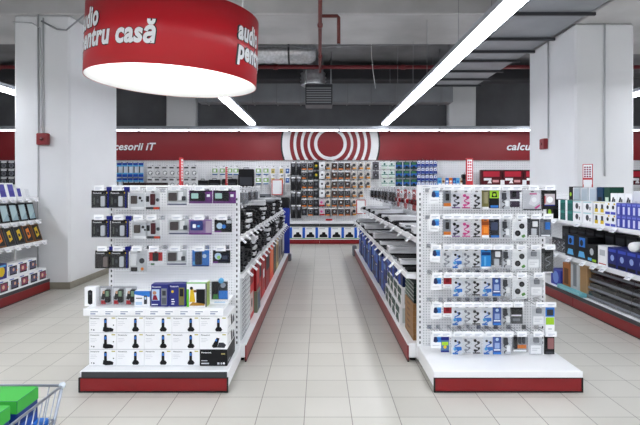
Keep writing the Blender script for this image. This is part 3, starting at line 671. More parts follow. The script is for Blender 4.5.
# --- left display end: seven columns of hanging packs in three rows
D = 4.27; Q = D / F
panph = [('t', 'Panasonic', .08, .82, .10, WH, .5), ('r', .86, .93, .83, .9, YL), ('r', .08, .5, .12, .7, I(34, 34, 38)), ('r', .12, .2, .2, .6, I(84, 90, 84)), ('r', .3, .42, .3, .5, I(70, 74, 78)), ('B', .58, .8, .1, .68, .02, I(196, 200, 206)), ('r', 0, 1, 0, .05, MG), ('r', .93, 1, 0, 1, NV)]
LEFT = {  # design: (kind, w px, h px, base, spec, blister depth, thickness, tab, words, category)
 'pan': ('handset_pack', 17, 17.5, K, panph, .025, .03, NV, 'black handset pack with blue tab', 'phone pack'),
 'panb': ('handset_pack', 16, 17.5, K, panph[:2] + [('r', .08, .5, .12, .7, I(44, 40, 42)), ('B', .55, .82, .1, .66, .02, I(120, 108, 106))], .025, .03, NV, 'black handset pack with brown-grey handset', 'phone pack'),
 'cam': ('gadget_pack', 15, 19, I(222, 224, 227), [('r', .05, .95, .0, .14, WH), ('B', .12, .5, .3, .72, .02, I(74, 66, 62)), ('d', .68, .6, .1, K), ('d', .8, .46, .07, DG), ('r', .1, .9, .86, .96, WH)], .03, .003, None, 'clear pack with grey gadget', 'accessory pack'),
 'red': ('gadget_pack', 14, 19, I(224, 226, 229), [('r', 0, 1, 0, .13, DG), ('r', .55, .95, .01, .12, I(220, 74, 40)), ('B', .36, .66, .24, .82, .02, I(72, 20, 26)), ('r', .02, .24, .4, .7, K), ('d', .84, .5, .13, DG)], .03, .003, None, 'clear pack with slim dark red device', 'accessory pack'),
 'pale': ('camera_pack', 20, 14.5, WH, [('r', .02, .98, .0, .1, I(88, 92, 120)), ('r', 0, 1, .16, 1, I(196, 200, 202)), ('B', .1, .5, .28, .84, .02, I(70, 62, 62)), ('d', .16, .5, .1, OR), ('r', .56, .8, .34, .9, WH), ('B', .76, .94, .3, .6, .02, DG)], .03, .003, None, 'pale clear pack with dark camera', 'accessory pack'),
 'pur': ('frame_pack', 23, 13, PU, [('r', .04, .98, .88, 1, K), ('B', .06, .7, .2, .86, .02, K), ('B', .12, .42, .38, .78, .0215, I(170, 206, 200)), ('r', .72, 1, .4, .9, PU), ('r', .76, .9, .5, .7, WH)], .03, .003, None, 'purple pack with dark device', 'accessory pack'),
 'purw': ('frame_pack', 23, 15, I(150, 120, 170), [('B', .1, .62, .3, .9, .02, I(52, 62, 130)), ('B', .2, .34, .45, .7, .0215, WH), ('B', .4, .5, .5, .64, .0215, SKY), ('r', .74, .98, .1, .9, I(190, 170, 190)), ('r', 0, 1, 0, .12, PU)], .03, .003, None, 'lilac pack with blue device', 'accessory pack'),
 'blu': ('frame_pack', 17, 16, BL, [('B', .2, .58, .12, .9, .02, I(36, 40, 56)), ('d', .72, .64, .12, ICE), ('r', .05, .2, .1, .3, SKY), ('r', 0, 1, 0, .08, I(20, 60, 130))], .03, .003, None, 'bright blue pack with black device', 'accessory pack'),
 'dark': ('frame_pack', 17, 12.5, K, [('d', .3, .55, .2, ICE), ('d', .34, .46, .1, I(150, 200, 110)), ('r', .55, .85, .3, .6, I(64, 70, 90)), ('r', 0, .3, 0, .14, PU)], .03, .02, None, 'black pack with pale round picture', 'accessory pack'),
 'darkb': ('frame_pack', 17, 12.5, K, [('d', .3, .5, .18, ICE), ('d', .55, .45, .12, BL), ('r', .7, 1, .7, .95, LG_), ('r', 0, .4, 0, .12, PU)], .03, .02, None, 'black pack with blue and pale picture', 'accessory pack'),
 'box': ('gadget_pack', 17, 21, I(204, 206, 209), [('B', .08, .42, .3, .84, .035, I(222, 224, 226)), ('r', .04, .42, 0, .2, K), ('d', .68, .5, .16, DG), ('d', .7, .12, .09, OR)], .05, .003, None, 'large clear pack with white gadget box', 'accessory pack'),
 'redb': ('gadget_pack', 13, 15, WH, [('r', 0, 1, .3, .86, RD), ('B', .3, .7, .3, .84, .02, K), ('r', .1, .4, .02, .14, I(60, 110, 70))], .03, .003, None, 'small red pack with black device', 'accessory pack')}
rows = [  # (px centre, py top, design)
 [(103, 193.5, 'pan'), (120.5, 193.5, 'pan'), (138.5, 194.5, 'cam'), (154, 192.5, 'red'), (178, 194.5, 'pale'), (201.5, 196.5, 'pur'), (225, 196, 'pur')],
 [(103, 222.5, 'pan'), (122, 222, 'pan'), (141.5, 222.5, 'cam'), (154.5, 221.5, 'red'), (179.5, 222, 'pale'), (201, 223, 'purw'), (224, 225.5, 'darkb')],
 [(106, 253.5, 'panb'), (121.5, 253.5, 'pan'), (140, 253.5, 'box'), (157, 256, 'redb'), (177.5, 252, 'pale'), (201.5, 250.5, 'blu'), (222.5, 253.5, 'dark')]]
for r, row in enumerate(rows):
    for c, (px, py, ds) in enumerate(row):
        kind, w, h, base, spec, deep, th, tab, words, cat = LEFT[ds]
        zh = (1.553, 1.306, 1.045)[r]; x = PX(px, D); zt = PZ(py, D)
        hook(LE, (max(x, -1.885) - LEloc[0], -.002, zh - LEloc[2]))
        inst('L' + ds, lambda: pack(kind, w * Q, h * Q, base, spec, deep, th, tab), (max(x, -1.885) if 0 else x, 4.245 if r else 4.245, zh - .004),
             '%s, %s hanging row, %s from left, left display end' % (words, ('top', 'middle', 'bottom')[r], ORD[c]), cat, 'packs hanging on the left display end')

# --- right display end: six rows of hanging accessories
def cord(col, a=.5, b=.5): return ('T', [(a + .24 * math.sin(t * .75) * (1 - t * .015), b + .3 - .038 * t) for t in range(17)], .0044, col)
def ear(bg, c1, c2, buds): return [('r', .06, .94, .1, .8, bg), cord(c1, .52, .36), ('D', .34, .7, .15, .014, buds), ('D', .68, .6, .14, .014, buds), ('B', .2, .5, .14, .24, .01, c1), ('D', .74, .3, .12, .012, buds), ('r', .1, .9, .02, .08, c2)]
PALE = I(240, 241, 244)
RT = {
 'wb': ('sim_pack', 10, 13, WH, [('r', .4, 1, .45, .96, SKY), ('r', .55, 1, .5, .8, BL), ('p', [(.25, .5), (.3, .85), (.55, .9), (.7, .55), (.5, .42)], I(40, 50, 90)), ('r', .15, .85, .2, .25, LG_)], 0, .012, 'white pack with blue corner picture'),
 'org': ('cable_pack', 8, 18, I(150, 153, 160), [('r', 0, 1, 0, .1, WH), ('r', .1, 1, .1, .28, OR), ('B', .35, .75, .42, .8, .014, K)], .02, .003, 'grey pack with orange label'),
 'pur': ('earphone_pack', 10, 18.5, PALE, ear(I(226, 226, 234), I(70, 66, 90), I(120, 60, 140), K), .022, .003, 'clear earphone pack with purple trim'),
 'pnk': ('earphone_pack', 10, 18.5, PALE, ear(I(236, 226, 234), PK, PK, PK), .022, .003, 'clear earphone pack with pink earphones'),
 'bw': ('earphone_pack', 9.5, 19, PALE, ear(I(228, 229, 232), K, K, K), .022, .003, 'clear earphone pack with black earphones'),
 'olv': ('battery_pack', 6.5, 19, OLV, [('r', 0, 1, 0, .12, WH), ('B', .2, .8, .3, .9, .015, I(150, 144, 110))], 0, .012, 'narrow olive pack'),
 'orn': ('battery_pack', 7, 19, OR, [('r', 0, 1, 0, .14, WH), ('r', 0, 1, .66, .86, I(150, 70, 20)), ('B', .25, .75, .26, .56, .015, I(240, 150, 60))], 0, .012, 'narrow bright orange pack'),
 'blu': ('battery_pack', 9.5, 20, I(40, 132, 204), [('r', 0, 1, 0, .12, WH), ('r', .05, .95, .68, .84, I(24, 56, 110)), ('r', .3, .5, .16, .62, SKY)], 0, .014, 'bright blue pack with white foot'),
 'blw': ('cable_pack', 8, 19, I(60, 84, 150), [('r', 0, 1, 0, .1, BL), ('r', .2, .8, .3, .6, I(150, 170, 210)), ('d', .5, .78, .2, ICE), ('r', .1, .9, .2, .26, WH)], 0, .014, 'dark blue pack with pale print'),
 'grn': ('headset_pack', 9.5, 18, K, [('r', 0, 1, .55, 1, LIME), ('p', [(.2, .6), (.3, .9), (.7, .9), (.8, .6)], K), ('d', .5, .74, .16, LIME), ('r', .1, .9, .03, .16, BL)], 0, .02, 'black and lime green headset pack'),
 'dkb': ('headset_pack', 10, 19, I(40, 42, 52), [('r', .2, 1, 0, .12, BL), ('B', .15, .8, .4, .8, .015, I(70, 80, 110)), ('r', .1, .5, .86, .94, MG)], .02, .003, 'dark pack with blue bottom edge'),
 'gry': ('adapter_pack', 9.5, 19, I(214, 216, 221), [('B', .2, .6, .5, .85, .016, DG), ('B', .5, .85, .15, .45, .016, WH), cord(DG, .45, .35)], .025, .003, 'clear pack with grey adapter'),
 'dpu': ('adapter_pack', 9.5, 17, I(76, 66, 82), [('r', 0, 1, .36, .46, WH), ('r', 0, 1, .0, .32, I(58, 44, 62)), ('B', .2, .6, .6, .9, .014, K)], .02, .003, 'dark purple-grey pack with white band'),
 'big': ('headphone_box', 18, 20, I(206, 207, 212), [('p', [(.3, .3), (.45, .7), (.8, .9), (.95, .8), (.9, .4), (.6, .2)], I(226, 224, 230)), ('d', .6, .52, .14, WH), ('r', .35, .75, .78, .84, PK), ('p', [(.6, .12), (.9, .3), (.94, .22), (.7, .06)], PK), ('r', 0, 1, 0, .06, DG)], .03, .02, 'wide pale pack with pink lines'),
 'frm': ('speaker_box', 14.5, 19, K, [('r', .2, .9, .22, .8, I(196, 186, 190)), ('d', .55, .5, .22, PALE), ('r', .2, .9, .18, .24, NV), ('r', .2, .26, .3, .7, RD)], 0, .03, 'black framed box with pale picture'),
 'crc': ('webcam_pack', 14.5, 22, WH, [('d', .64, .66, .19, K), ('d', .36, .34, .2, K), ('d', .64, .66, .09, DG), ('d', .36, .34, .09, DG), ('p', [(.6, .22), (.8, .3), (.9, .2), (.7, .12)], I(80, 140, 60)), ('r', .25, .85, .05, .09, LG_)], .02, .012, 'white pack with two round black speakers'),
 'dkw': ('mouse_pack', 12, 18, I(70, 72, 78), [('B', .4, .8, .55, .85, .014, WH), ('B', .3, .7, .1, .45, .014, LG_), ('d', .6, .5, .1, K), ('r', .1, .9, .02, .07, WH)], .025, .003, 'dark clear pack with pale mouse'),
 'blg': ('mouse_pack', 11, 18, I(110, 114, 122), [('B', .45, .85, .4, .8, .014, BL), ('r', .1, .3, .2, .8, MG), ('r', .1, .9, .03, .1, WH)], .025, .003, 'grey pack with a blue device'),
 'wht': ('card_reader_pack', 13, 19.5, I(214, 216, 220), [('B', .3, .7, .62, .86, .014, MG), ('r', .1, .9, .04, .46, WH), ('r', .2, .8, .3, .33, LG_), ('r', .2, .6, .2, .23, LG_), ('d', .5, .74, .1, DG)], .025, .003, 'pale pack with white label'),
 'dkg': ('cable_pack', 12, 24, I(56, 58, 60), [cord(MG, .5, .5), ('B', .3, .7, .7, .9, .014, K), ('r', .1, .9, 0, .05, WH)], .03, .003, 'dark cable pack'),
 'blc': ('earphone_pack', 11, 20, PALE, [('r', .06, .94, .1, .9, I(230, 234, 240)), cord(BL, .5, .36), ('D', .36, .7, .11, .012, K), ('B', .46, .9, .24, .4, .012, BL), ('D', .3, .3, .14, .012, SKY), ('D', .7, .62, .12, .012, DG), ('r', .1, .6, .04, .12, BL)], .022, .003, 'clear earphone pack with blue earphones'),
 'grc': ('earphone_pack', 9, 18.5, PALE, ear(I(228, 230, 233), I(150, 153, 160), LG_, MG), .022, .003, 'clear earphone pack with grey earphones'),
 'red': ('memory_pack', 9, 11, WH, [('r', .05, .95, .32, .95, I(150, 30, 44)), ('r', .3, .7, .5, .8, DRD), ('r', .2, .8, .12, .18, LG_)], 0, .01, 'small white pack with dark red square'),
 'col': ('memory_pack', 8, 17, I(86, 120, 160), [('r', 0, 1, .7, .9, NV), ('r', .1, .9, .4, .6, LIME), ('d', .5, .3, .2, YL), ('r', 0, 1, 0, .1, NV)], 0, .01, 'small blue and lime pack'),
 'slt': ('adapter_pack', 12.5, 18, I(66, 68, 74), [('r', .1, .9, .42, .5, WH), ('B', .1, .9, .55, .9, .014, K), ('r', .2, .8, .15, .3, MG)], .025, .003, 'dark pack with white line'),
 'orl': ('cable_pack', 16, 17, I(150, 152, 156), [('r', .3, .9, .2, .42, OR), ('B', .1, .32, .2, .9, .014, K), ('B', .4, .55, .5, .9, .014, DG), ('B', .64, .8, .5, .9, .014, DG), ('r', .1, .9, .03, .12, WH)], .025, .003, 'grey pack with wide orange label'),
 'tal': ('lamp_box', 9, 30, WH, [('r', 0, 1, .66, 1, BL), ('r', .15, .85, .7, .9, DG), ('r', .05, .95, .4, .64, LIME), ('r', .3, .7, .1, .14, LG_), ('r', .3, .7, .24, .28, LG_)], 0, .03, 'tall white box with lime top'),
 'bpk': ('phone_case_pack', 10, 19, K, [('B', .3, .85, .3, .86, .014, I(150, 104, 104)), ('r', .1, .9, .04, .14, DG)], 0, .012, 'black pack with rosy picture')}
C0 = [(433, 'wb'), (446, 'org'), (455, 'pur'), (465, 'pnk'), (475.5, 'bw'), (484, 'olv'), (492.5, 'grn'), (503.5, 'gry'), (513.5, 'dpu'), (530, 'big'), (546, 'frm')]
C1 = [(433, 'wb'), (446, 'org'), (455, 'pur'), (465, 'pnk'), (475.5, 'bw'), (484, 'orn'), (493, 'dkb'), (504, 'gry'), (518, 'crc'), (532, 'dkw'), (544, 'blg')]
C2 = [(434, 'wb'), (445.5, 'grc'), (456, 'blc'), (465.5, 'grc'), (475, 'bw'), (484.5, 'blu'), (495, 'dkw'), (505, 'gry'), (518, 'crc'), (532, 'wht'), (546, 'dkg')]
C3 = [(435, 'wb'), (446.5, 'red'), (456.5, 'blc'), (466.5, 'grc'), (475, 'bw'), (485.5, 'blc'), (495, 'blw'), (504.5, 'gry'), (518, 'crc'), (535, 'wht')]
C4 = [(435, 'wb'), (446.5, 'red'), (456, 'blc'), (466, 'grc'), (475, 'bw'), (485.5, 'blc'), (495.5, 'blw'), (504.5, 'gry'), (515, 'slt'), (537, 'wht'), (547, 'tal')]
C5 = [(435, 'wb'), (444, 'col'), (456, 'blc'), (466, 'grc'), (475.5, 'bw'), (487, 'blc'), (495.5, 'blw'), (505, 'gry'), (518.5, 'orl'), (534.5, 'wht'), (547.5, 'bpk')]
for r, row in enumerate((C0, C1, C2, C3, C4, C5)):
    zh = (1.556, 1.314, 1.058, .822, .575, .328)[r]
    for c, (px, ds) in enumerate(row):
        kind, w, h, base, spec, deep, th, words = RT[ds]
        x = PX(px, D)
        hook(RE, (x - REloc[0], -.002, zh))
        z = zh - .004
        inst('R' + ds, lambda: pack(kind, w * Q, h * Q, base, spec, deep, th), (x, 4.245, z), '%s, %s hanging row, %s from left, right display end' % (words, rowname(r, 6), ORD[c]), 'accessory pack', 'packs hanging on the right display end')
# ------------------------------------------------------------------ stock of the two gondolas
KEYC = mat('keyboard_black', (18, 18, 21), .6, spec=.25); KEYT = mat('key_cap', (30, 31, 34), .65, spec=.2); KEYL = mat('keyboard_silver', (150, 153, 158), .35)
def keyboard(c1=KEYC, c2=KEYT, w=.44, d=.16):
    e = empty('keyboard'); m = MB(); m.box(-w / 2, w / 2, -d / 2, d / 2, 0, .022, c1, .006); put('case', m, e)
    k = MB(); pw = (w - .03) / 17
    for r in range(5):
        for c in range(17):
            if r == 0 and 3 < c < 9: continue
            x = -w / 2 + .015 + c * pw; y = -d / 2 + .014 + r * (d - .03) / 5
            k.box(x, x + pw * .84, y, y + (d - .03) / 6, .022, .027, c2)
    x = -w / 2 + .015 + 4 * pw; k.box(x, x + pw * 4.8, -d / 2 + .014, -d / 2 + .014 + (d - .03) / 6, .022, .027, c2)
    put('keys', k, e); return e
def kbox(base, ac):
    return carton('keyboard_box', .46, .175, .036, base, [('t', 'Keyboard', .06, .3, .45, ac, .25) if False else ('r', .06, .3, .3, .6, ac)], [('r', .1, .7, .3, .6, ac)], [('r', .04, .96, .3, .8, ac), ('r', .08, .3, .1, .2, ac)])
rnd = random.Random(5)
def stock_shelf(key, s, xc, y0, y1, pitch, z, heights, where, far):
    """stacks of keyboards lying across the shelf, every keyboard and every box a thing"""
    k = 0; y = y0
    while y < y1:
        n = heights[k % len(heights)]; zz = z + .001
        white = (k % 3 == 1) if s < 0 else (k % 5 == 3)
        for i in range(n):
            box = white and i >= n - 1 or (white and n > 2 and i % 2 == 1)
            kind = 'kbw' if box else ('kbs' if (k % 11 == 3 and i == n - 1) else 'kb')
            h = .037 if box else .0275
            dx = rnd.uniform(-.015, .015); rz = rnd.uniform(-.05, .05) + (0 if s > 0 else math.pi)
            lev = 'topmost' if i == n - 1 else ('lowest' if i == 0 else '%s from the bottom' % ORD[i])
            what = {'kb': 'black keyboard', 'kbw': 'white keyboard box', 'kbs': 'black keyboard with silver case'}[kind]
            pre = '%s, %s in its stack' % (what, lev) if n > 1 else what
            inst(kind, {'kb': keyboard, 'kbs': lambda: keyboard(KEYL, KEYT), 'kbw': lambda: kbox(I(222, 223, 226), I(150, 153, 160))}[kind], (xc + dx, y, zz),
                 '%s, %s stack, %s' % (what + ' ' + lev, ORD[k], where) if n > 1 else '%s, %s spot, %s' % (what, ORD[k], where),
                 'keyboard box' if box else 'keyboard', 'keyboards and boxes on the gondola shelves', rz)
            zz += h + .0008
        y += pitch; k += 1
stock_shelf('A', 1, -1.005, 4.72, 10.4, .30, 1.10, (8, 6, 9, 6, 8, 7), 'upper shelf of left gondola', 10)
stock_shelf('B', 1, -.94, 4.72, 10.4, .30, .80, (8, 6, 8, 7, 6, 7), 'lower shelf of left gondola', 10)
stock_shelf('A', -1, 1.165, 4.72, 11.2, .28, 1.10, (2, 3, 1, 2, 2, 1), 'upper shelf of right gondola', 10)
stock_shelf('B', -1, 1.035, 4.72, 11.2, .27, .80, (1, 2, 2, 1, 3, 2), 'lower shelf of right gondola', 10)
# things hanging above the upper shelves
def hang_row(par, ploc, s, xpan, items, z, L, prefix, where):
    for i, (y, kd, words) in enumerate(items):
        hook(par, (xpan - ploc[0], y - ploc[1], z), R(90) if s > 0 else R(-90), HOOKS)
        kind, w, h, base, spec, deep, cat = SIDE[kd]
        inst('S' + kd, lambda: pack(kind, w, h, base, spec, deep), (xpan + s * L, y, z - .004), '%s, %s from the near end, %s' % (words, ORD[i], where), cat, where, R(90) if s > 0 else R(-90))
HS = [('B', .2, .8, .1, .8, .03, K), ('D', .3, .4, .18, .05, K), ('D', .7, .4, .18, .05, K)]
SIDE = {'redh': ('headset_pack', .2, .25, RD, [('r', .1, .9, .1, .6, I(210, 40, 44)), ('D', .32, .42, .16, .05, K), ('D', .68, .42, .16, .05, DRD), ('r', .2, .8, .8, .9, WH)], .06, 'headset pack'),
 'whth': ('headset_pack', .2, .25, WH, [('r', .1, .9, .1, .6, PALE), ('D', .32, .42, .16, .05, WH), ('D', .68, .42, .16, .05, RD), ('r', .2, .8, .8, .9, RD)], .06, 'headset pack'),
 'blkh': ('headset_pack', .18, .24, LG_, [('B', .2, .8, .2, .8, .04, K), ('D', .4, .4, .16, .055, DG), ('r', .1, .9, .02, .1, K)], .06, 'headset pack'),
 'greyh': ('cable_pack', .16, .24, PALE, [('B', .3, .7, .2, .8, .03, MG), ('r', .1, .9, .02, .12, WH), ('r', .1, .9, .84, .92, MG)], .05, 'cable pack'),
 'clr': ('cable_pack', .16, .2, PALE, [('B', .3, .7, .2, .8, .03, DG), ('r', .1, .9, .02, .12, WH)], .06, 'cable pack')}
rs = ['redh', 'redh', 'whth', 'redh', 'whth', 'redh', 'blkh', 'blkh', 'greyh', 'blkh', 'blkh', 'greyh', 'blkh', 'greyh', 'blkh', 'greyh', 'blkh', 'greyh']
wd = {'redh': 'red headset pack', 'whth': 'white and red headset pack', 'blkh': 'black headset in clear pack', 'greyh': 'pale clear cable pack', 'clr': 'clear pack with dark cable'}
hang_row(RG, RGloc, -1, 1.436, [(5.7 + .3 * i, k, wd[k]) for i, k in enumerate(rs)], 1.545, .3, '', 'hanging above right gondola shelves')

ls = ['clr', 'greyh', 'clr', 'greyh', 'greyh', 'clr', 'greyh', 'clr', 'greyh']
hang_row(LG, LGloc, 1, -1.276, [(5.5 + .27 * i, k, wd[k]) for i, k in enumerate(ls)], 1.55, .3, '', 'hanging above left gondola shelves')

# --- boxes on the base, left gondola (looking along +X)
def side_boxes(s, xf, items, where, group):
    for i, it in enumerate(items):
        y0, y1, z0, h, base, spec, words = it[:7]; d = it[7] if len(it) > 7 else .4; back = it[8] if len(it) > 8 else 0
        back += .045 if h > .4 else .01; d -= .05
        o = carton('retail_box', y1 - y0 - .006, d, h, base, spec, [('r', .08, .92, .1, .9, it[9])] if len(it) > 9 else None)
        o.location = (xf - s * (d / 2 + back), (y0 + y1) / 2, z0 + .0008); o.rotation_euler = (0, 0, R(90) if s > 0 else R(-90))
        tag(o, words, 'box', group)
it = []
LGT = I(214, 217, 219)
nw = 12
for k in range(nw):
    z = .17 + k * .049
    it.append((4.62, 5.2, z, .047, LGT, [('r', .03, .97, .1, .26, MG), ('r', .06, .5, .45, .75, I(120, 124, 130))], '%s white flat box, %s in the stack by the left display end' % ('', 'topmost' if k == nw - 1 else ('lowest' if k == 0 else ORD[k] + ' from bottom')), .42, .02))
it = [tuple([w.strip() if isinstance(w, str) else w for w in t]) for t in it]
DR2 = I(150, 20, 26); RD2 = I(196, 26, 30); ORR = I(222, 62, 24)
it += [(5.24, 5.6, .17, .56, RD2, [('r', .08, .92, .66, .92, I(120, 14, 20)), ('r', .15, .85, .1, .5, I(214, 190, 184)), ('d', .5, .3, .14, K)], 'tall red box beside the stack of flat white boxes', .4, .0, I(170, 20, 26)),
 (5.63, 5.92, .17, .24, I(120, 130, 110), [('r', .1, .9, .1, .9, I(70, 90, 110))], 'small olive and blue box on base behind the first red box', .38, .0),
 (5.63, 5.92, .412, .3, DR2, [('r', .1, .9, .2, .8, I(200, 50, 50))], 'dark red box on top of the small olive box', .38, .01, RD2),
 (5.95, 6.35, .17, .5, DR2, [('r', .08, .92, .6, .9, K), ('r', .2, .8, .1, .5, RD2)], 'dark red box with black band, third along left base', .4, .0, I(140, 18, 24)),
 (6.38, 6.8, .17, .56, RD2, [('r', .1, .9, .15, .85, I(150, 20, 26)), ('r', .3, .7, .4, .6, WH)], 'bright red box with white patch on left gondola base', .4, .0, RD2),
 (6.84, 7.4, .17, .5, DR2, [('r', .1, .9, .5, .9, K)], 'dark red box before the orange box', .4, .0, DR2),
 (7.44, 8.0, .17, .58, ORR, [('r', .08, .92, .2, .8, I(236, 110, 40))], 'bright orange-red box on left gondola base', .4, .0, ORR),
 (8.04, 8.5, .17, .55, I(84, 76, 44), [('r', .1, .9, .3, .9, I(40, 38, 30))], 'khaki brown box behind the orange box', .4, .0, I(60, 56, 40)),
 (8.54, 8.95, .17, .5, I(206, 186, 130), [('r', .1, .9, .2, .8, I(140, 100, 50))], 'yellowish box behind the khaki box', .4, .0, I(190, 170, 110)),
 (8.99, 9.4, .17, .54, MG, [('r', .1, .9, .2, .6, DG)], 'grey box behind the yellowish box', .4, .0, MG),
 (9.44, 9.85, .17, .5, I(176, 170, 160), [('r', .1, .9, .2, .8, K)], 'pale grey box with black front near the blue banner', .4, .0, MG),
 (9.89, 10.4, .17, .55, I(70, 74, 84), [('r', .1, .9, .2, .8, LG_)], 'dark slate box nearest the blue banner stand', .4, .0, DG)]
side_boxes(1, -.69, it, '', 'boxes on the base of left gondola')
# --- right gondola base (looking along -X)
it = []
for k in range(6):
    it.append((4.62, 5.06, .17 + k * .056, .054, I(150, 112, 72), [('r', .0, 1, .46, .54, I(120, 86, 52)), ('r', .3, .6, .1, .4, I(110, 78, 48))], 'flat brown cardboard carton, %s in the stack by right display end' % ('topmost' if k == 5 else ('lowest' if k == 0 else ORD[k] + ' from bottom')), .42, .04, I(140, 104, 66)))
for k in range(5):
    it.append((4.64, 5.1, .508 + k * .037, .035, I(30, 46, 44), [('r', 0, 1, .7, 1, I(170, 180, 176)), ('r', .1, .5, .2, .5, I(70, 110, 90))], 'flat dark green box, %s on top of the brown cartons' % ('topmost' if k == 4 else ('lowest' if k == 0 else ORD[k] + ' from bottom')), .42, .05, I(60, 80, 76)))
gsp = [('r', .08, .92, .55, .92, I(30, 70, 60)), ('p', [(.1, .1), (.3, .5), (.7, .5), (.9, .1)], DKG), ('r', .2, .8, .02, .08, MG)]
for j, y in enumerate((5.14, 5.45, 5.76, 6.07)):
    it.append((y, y + .3, .17, .19, WH, gsp, 'white box with green picture, lower row, %s from the cartons' % ORD[j], .4, .005 * j, I(200, 206, 204)))
    it.append((y, y + .3, .3615, .19, WH, gsp, 'white box with green picture, upper row, %s from the cartons' % ORD[j], .4, .02 + .005 * j, I(200, 206, 204)))
B1, B2, B3 = I(22, 44, 120), I(30, 74, 178), I(16, 28, 74)
bsp = [('r', .08, .92, .62, .92, I(40, 100, 210)), ('r', .12, .6, .12, .5, I(70, 120, 190)), ('d', .72, .3, .14, I(20, 30, 60)), ('r', .1, .5, .54, .58, WH)]
bs2 = [('r', .06, .94, .06, .5, B3), ('d', .5, .3, .2, B2), ('r', .1, .7, .66, .8, I(120, 160, 210))]
y = 6.42; j = 0
for w in (.3, .26, .34, .3, .28, .34, .3, .3, .36, .3, .3, .34, .3, .3):
    it.append((y, y + w, .17, (.5, .44, .53)[(j * 7 + j // 3) % 3], (B1, B2, B3)[j % 3], bsp if j % 2 else bs2, 'upright blue box, %s along right gondola base after the white ones' % ORD[j], .42, .004 * (j % 3), (B2, B1, B1)[j % 3]))
    y += w + .012; j += 1
for j, y in enumerate((5.14, 5.6, 6.02)):
    it.append((y, y + .4, .557, .14 if j else .17, (B3, B1, B2)[j], bs2, 'flat blue box on the white boxes, %s from the brown cartons' % ORD[j], .4, .03, B1))
side_boxes(-1, .815, it, '', 'boxes on the base of right gondola')
# --- small red signs standing on top of the gondolas
SIGNR = mat('sign_red', (190, 34, 44), .35)
def top_sign():
    e = empty('price_sign'); put('holder', MB().box(-.06, .06, -.03, .03, 0, .012, SIGNR, .003).box(-.034, .034, -.008, .008, .012, .27, SIGNR, .002), e)
    m = MB().rect(-.024, .024, .05, .255, -.0085, WH)
    for a in range(7):
        for b in range(2): m.rect(-.02 + b * .021, -.003 + b * .021, .06 + a * .027, .078 + a * .027, -.0092, I(210, 90, 98))
    put('insert', m, e, label='white printed insert'); return e
inst('tsign', top_sign, (1.46, 4.87, 1.601), 'red upright price sign with white grid on right gondola end', 'sign', 'red signs on the gondolas')
inst('tsign', top_sign, (-1.30, 4.7, 1.596), 'red upright sign seen edge-on above the left display end', 'sign', 'red signs on the gondolas', R(84))
inst('tsign', top_sign, (-1.30, 7.0, 1.596), 'red upright sign seen edge-on farther along left gondola', 'sign', 'red signs on the gondolas', R(84))
def goods_bag(w, h, d, col=K):
    e = empty('laptop_bag'); m = MB(); m.rprism(-w / 2, w / 2, 0, h, .03, -d / 2, d / 2, col, 4); put('body', m, e)
    put('handle', MB().tube([(-w * .18, 0, h - .01), (-w * .16, 0, h + .035), (w * .16, 0, h + .035), (w * .18, 0, h - .01)], .009, DG, 6), e)
    put('pocket', MB().rprism(-w * .4, w * .4, h * .1, h * .55, .02, -d / 2 - .015, -d / 2 - .0005, DG, 4), e); return e
# ------------------------------------------------------------------ left wall rack: frames and boxes (looking along +X)
def frame(kind, w, h, rim, scr, extra=None, lean=14):
    e = empty(kind); m = MB(); T = Matrix.Rotation(R(-lean), 4, 'X'); m.M = T
    m.box(-w / 2, w / 2, 0, .018, .004, h, rim, .004); put('frame', m, e)
    p = MB(); p.M = T; b = .022; p.rect(-w / 2 + b, w / 2 - b, b + .004, h - b, -.0008, scr)
    if extra: draw(p, extra, -w / 2 + b, w / 2 - b, b + .004, h - b, -.0008)
    put('picture', p, e)
    s = MB(); s.M = T; s.add([(-.03, .018, h * .6), (.03, .018, h * .6), (.03, .018, h * .58), (-.03, .018, h * .58)], [(0, 1, 2, 3)], rim)
    a = T @ Vector((0, .018, h * .65)); s.M = Matrix(); s.tube([(0, a.y, a.z), (0, a.y + .07, .004)], .006, rim, 6)
    put('easel_strut', s, e); return e
VIO = I(84, 80, 168); BLG = I(150, 176, 186)
g1 = 'tablets and frames on the left wall rack'
for k in range(9):
    y = 7.12 - .195 * k
    inst('fr1', lambda: frame('photo_frame', .17, .23, WH, VIO, [('r', .1, .9, .1, .5, I(66, 60, 150))]), (-4.365, y, 1.421), 'white photo frame with violet picture, top shelf, %s from the column' % ORD[k + 1], 'photo frame', g1, R(90))
o = tag(frame('photo_frame', .13, .17, WH, VIO), 'smallest white frame with violet picture, nearest the column', 'photo frame', g1)
o.location = (-4.365, 7.3, 1.421); o.rotation_euler = (0, 0, R(90))
st = empty('acrylic_stand', (-4.38, 7.53, 1.421), (0, 0, R(90))); m = MB(); m.M = Matrix.Rotation(R(-15), 4, 'X'); m.box(-.05, .05, 0, .004, 0, .14, CLEAR); put('plate', m, st); put('foot', MB().box(-.05, .05, -.02, .07, 0, .005, CLEAR), st)
tag(st, 'small clear stand at the end of the top shelf, left wall rack', 'display stand')
for k in range(8):
    y = 7.56 - .215 * k
    inst('fr2', lambda: frame('tablet', .19, .27, K, BLG, [('p', [(0, 0), (1, .5), (1, 1), (0, 1)], I(176, 200, 204))]), (-4.325, y, 1.086), 'black tablet with blue-grey screen, second shelf, %s from the column' % ORD[k], 'tablet', g1, R(90))
cols = [(YL, BRN), (OR, BRN), (YL, K), (YL, K), (OR, BRN), (YL, DRD), (YL, K), (YL, RD)]
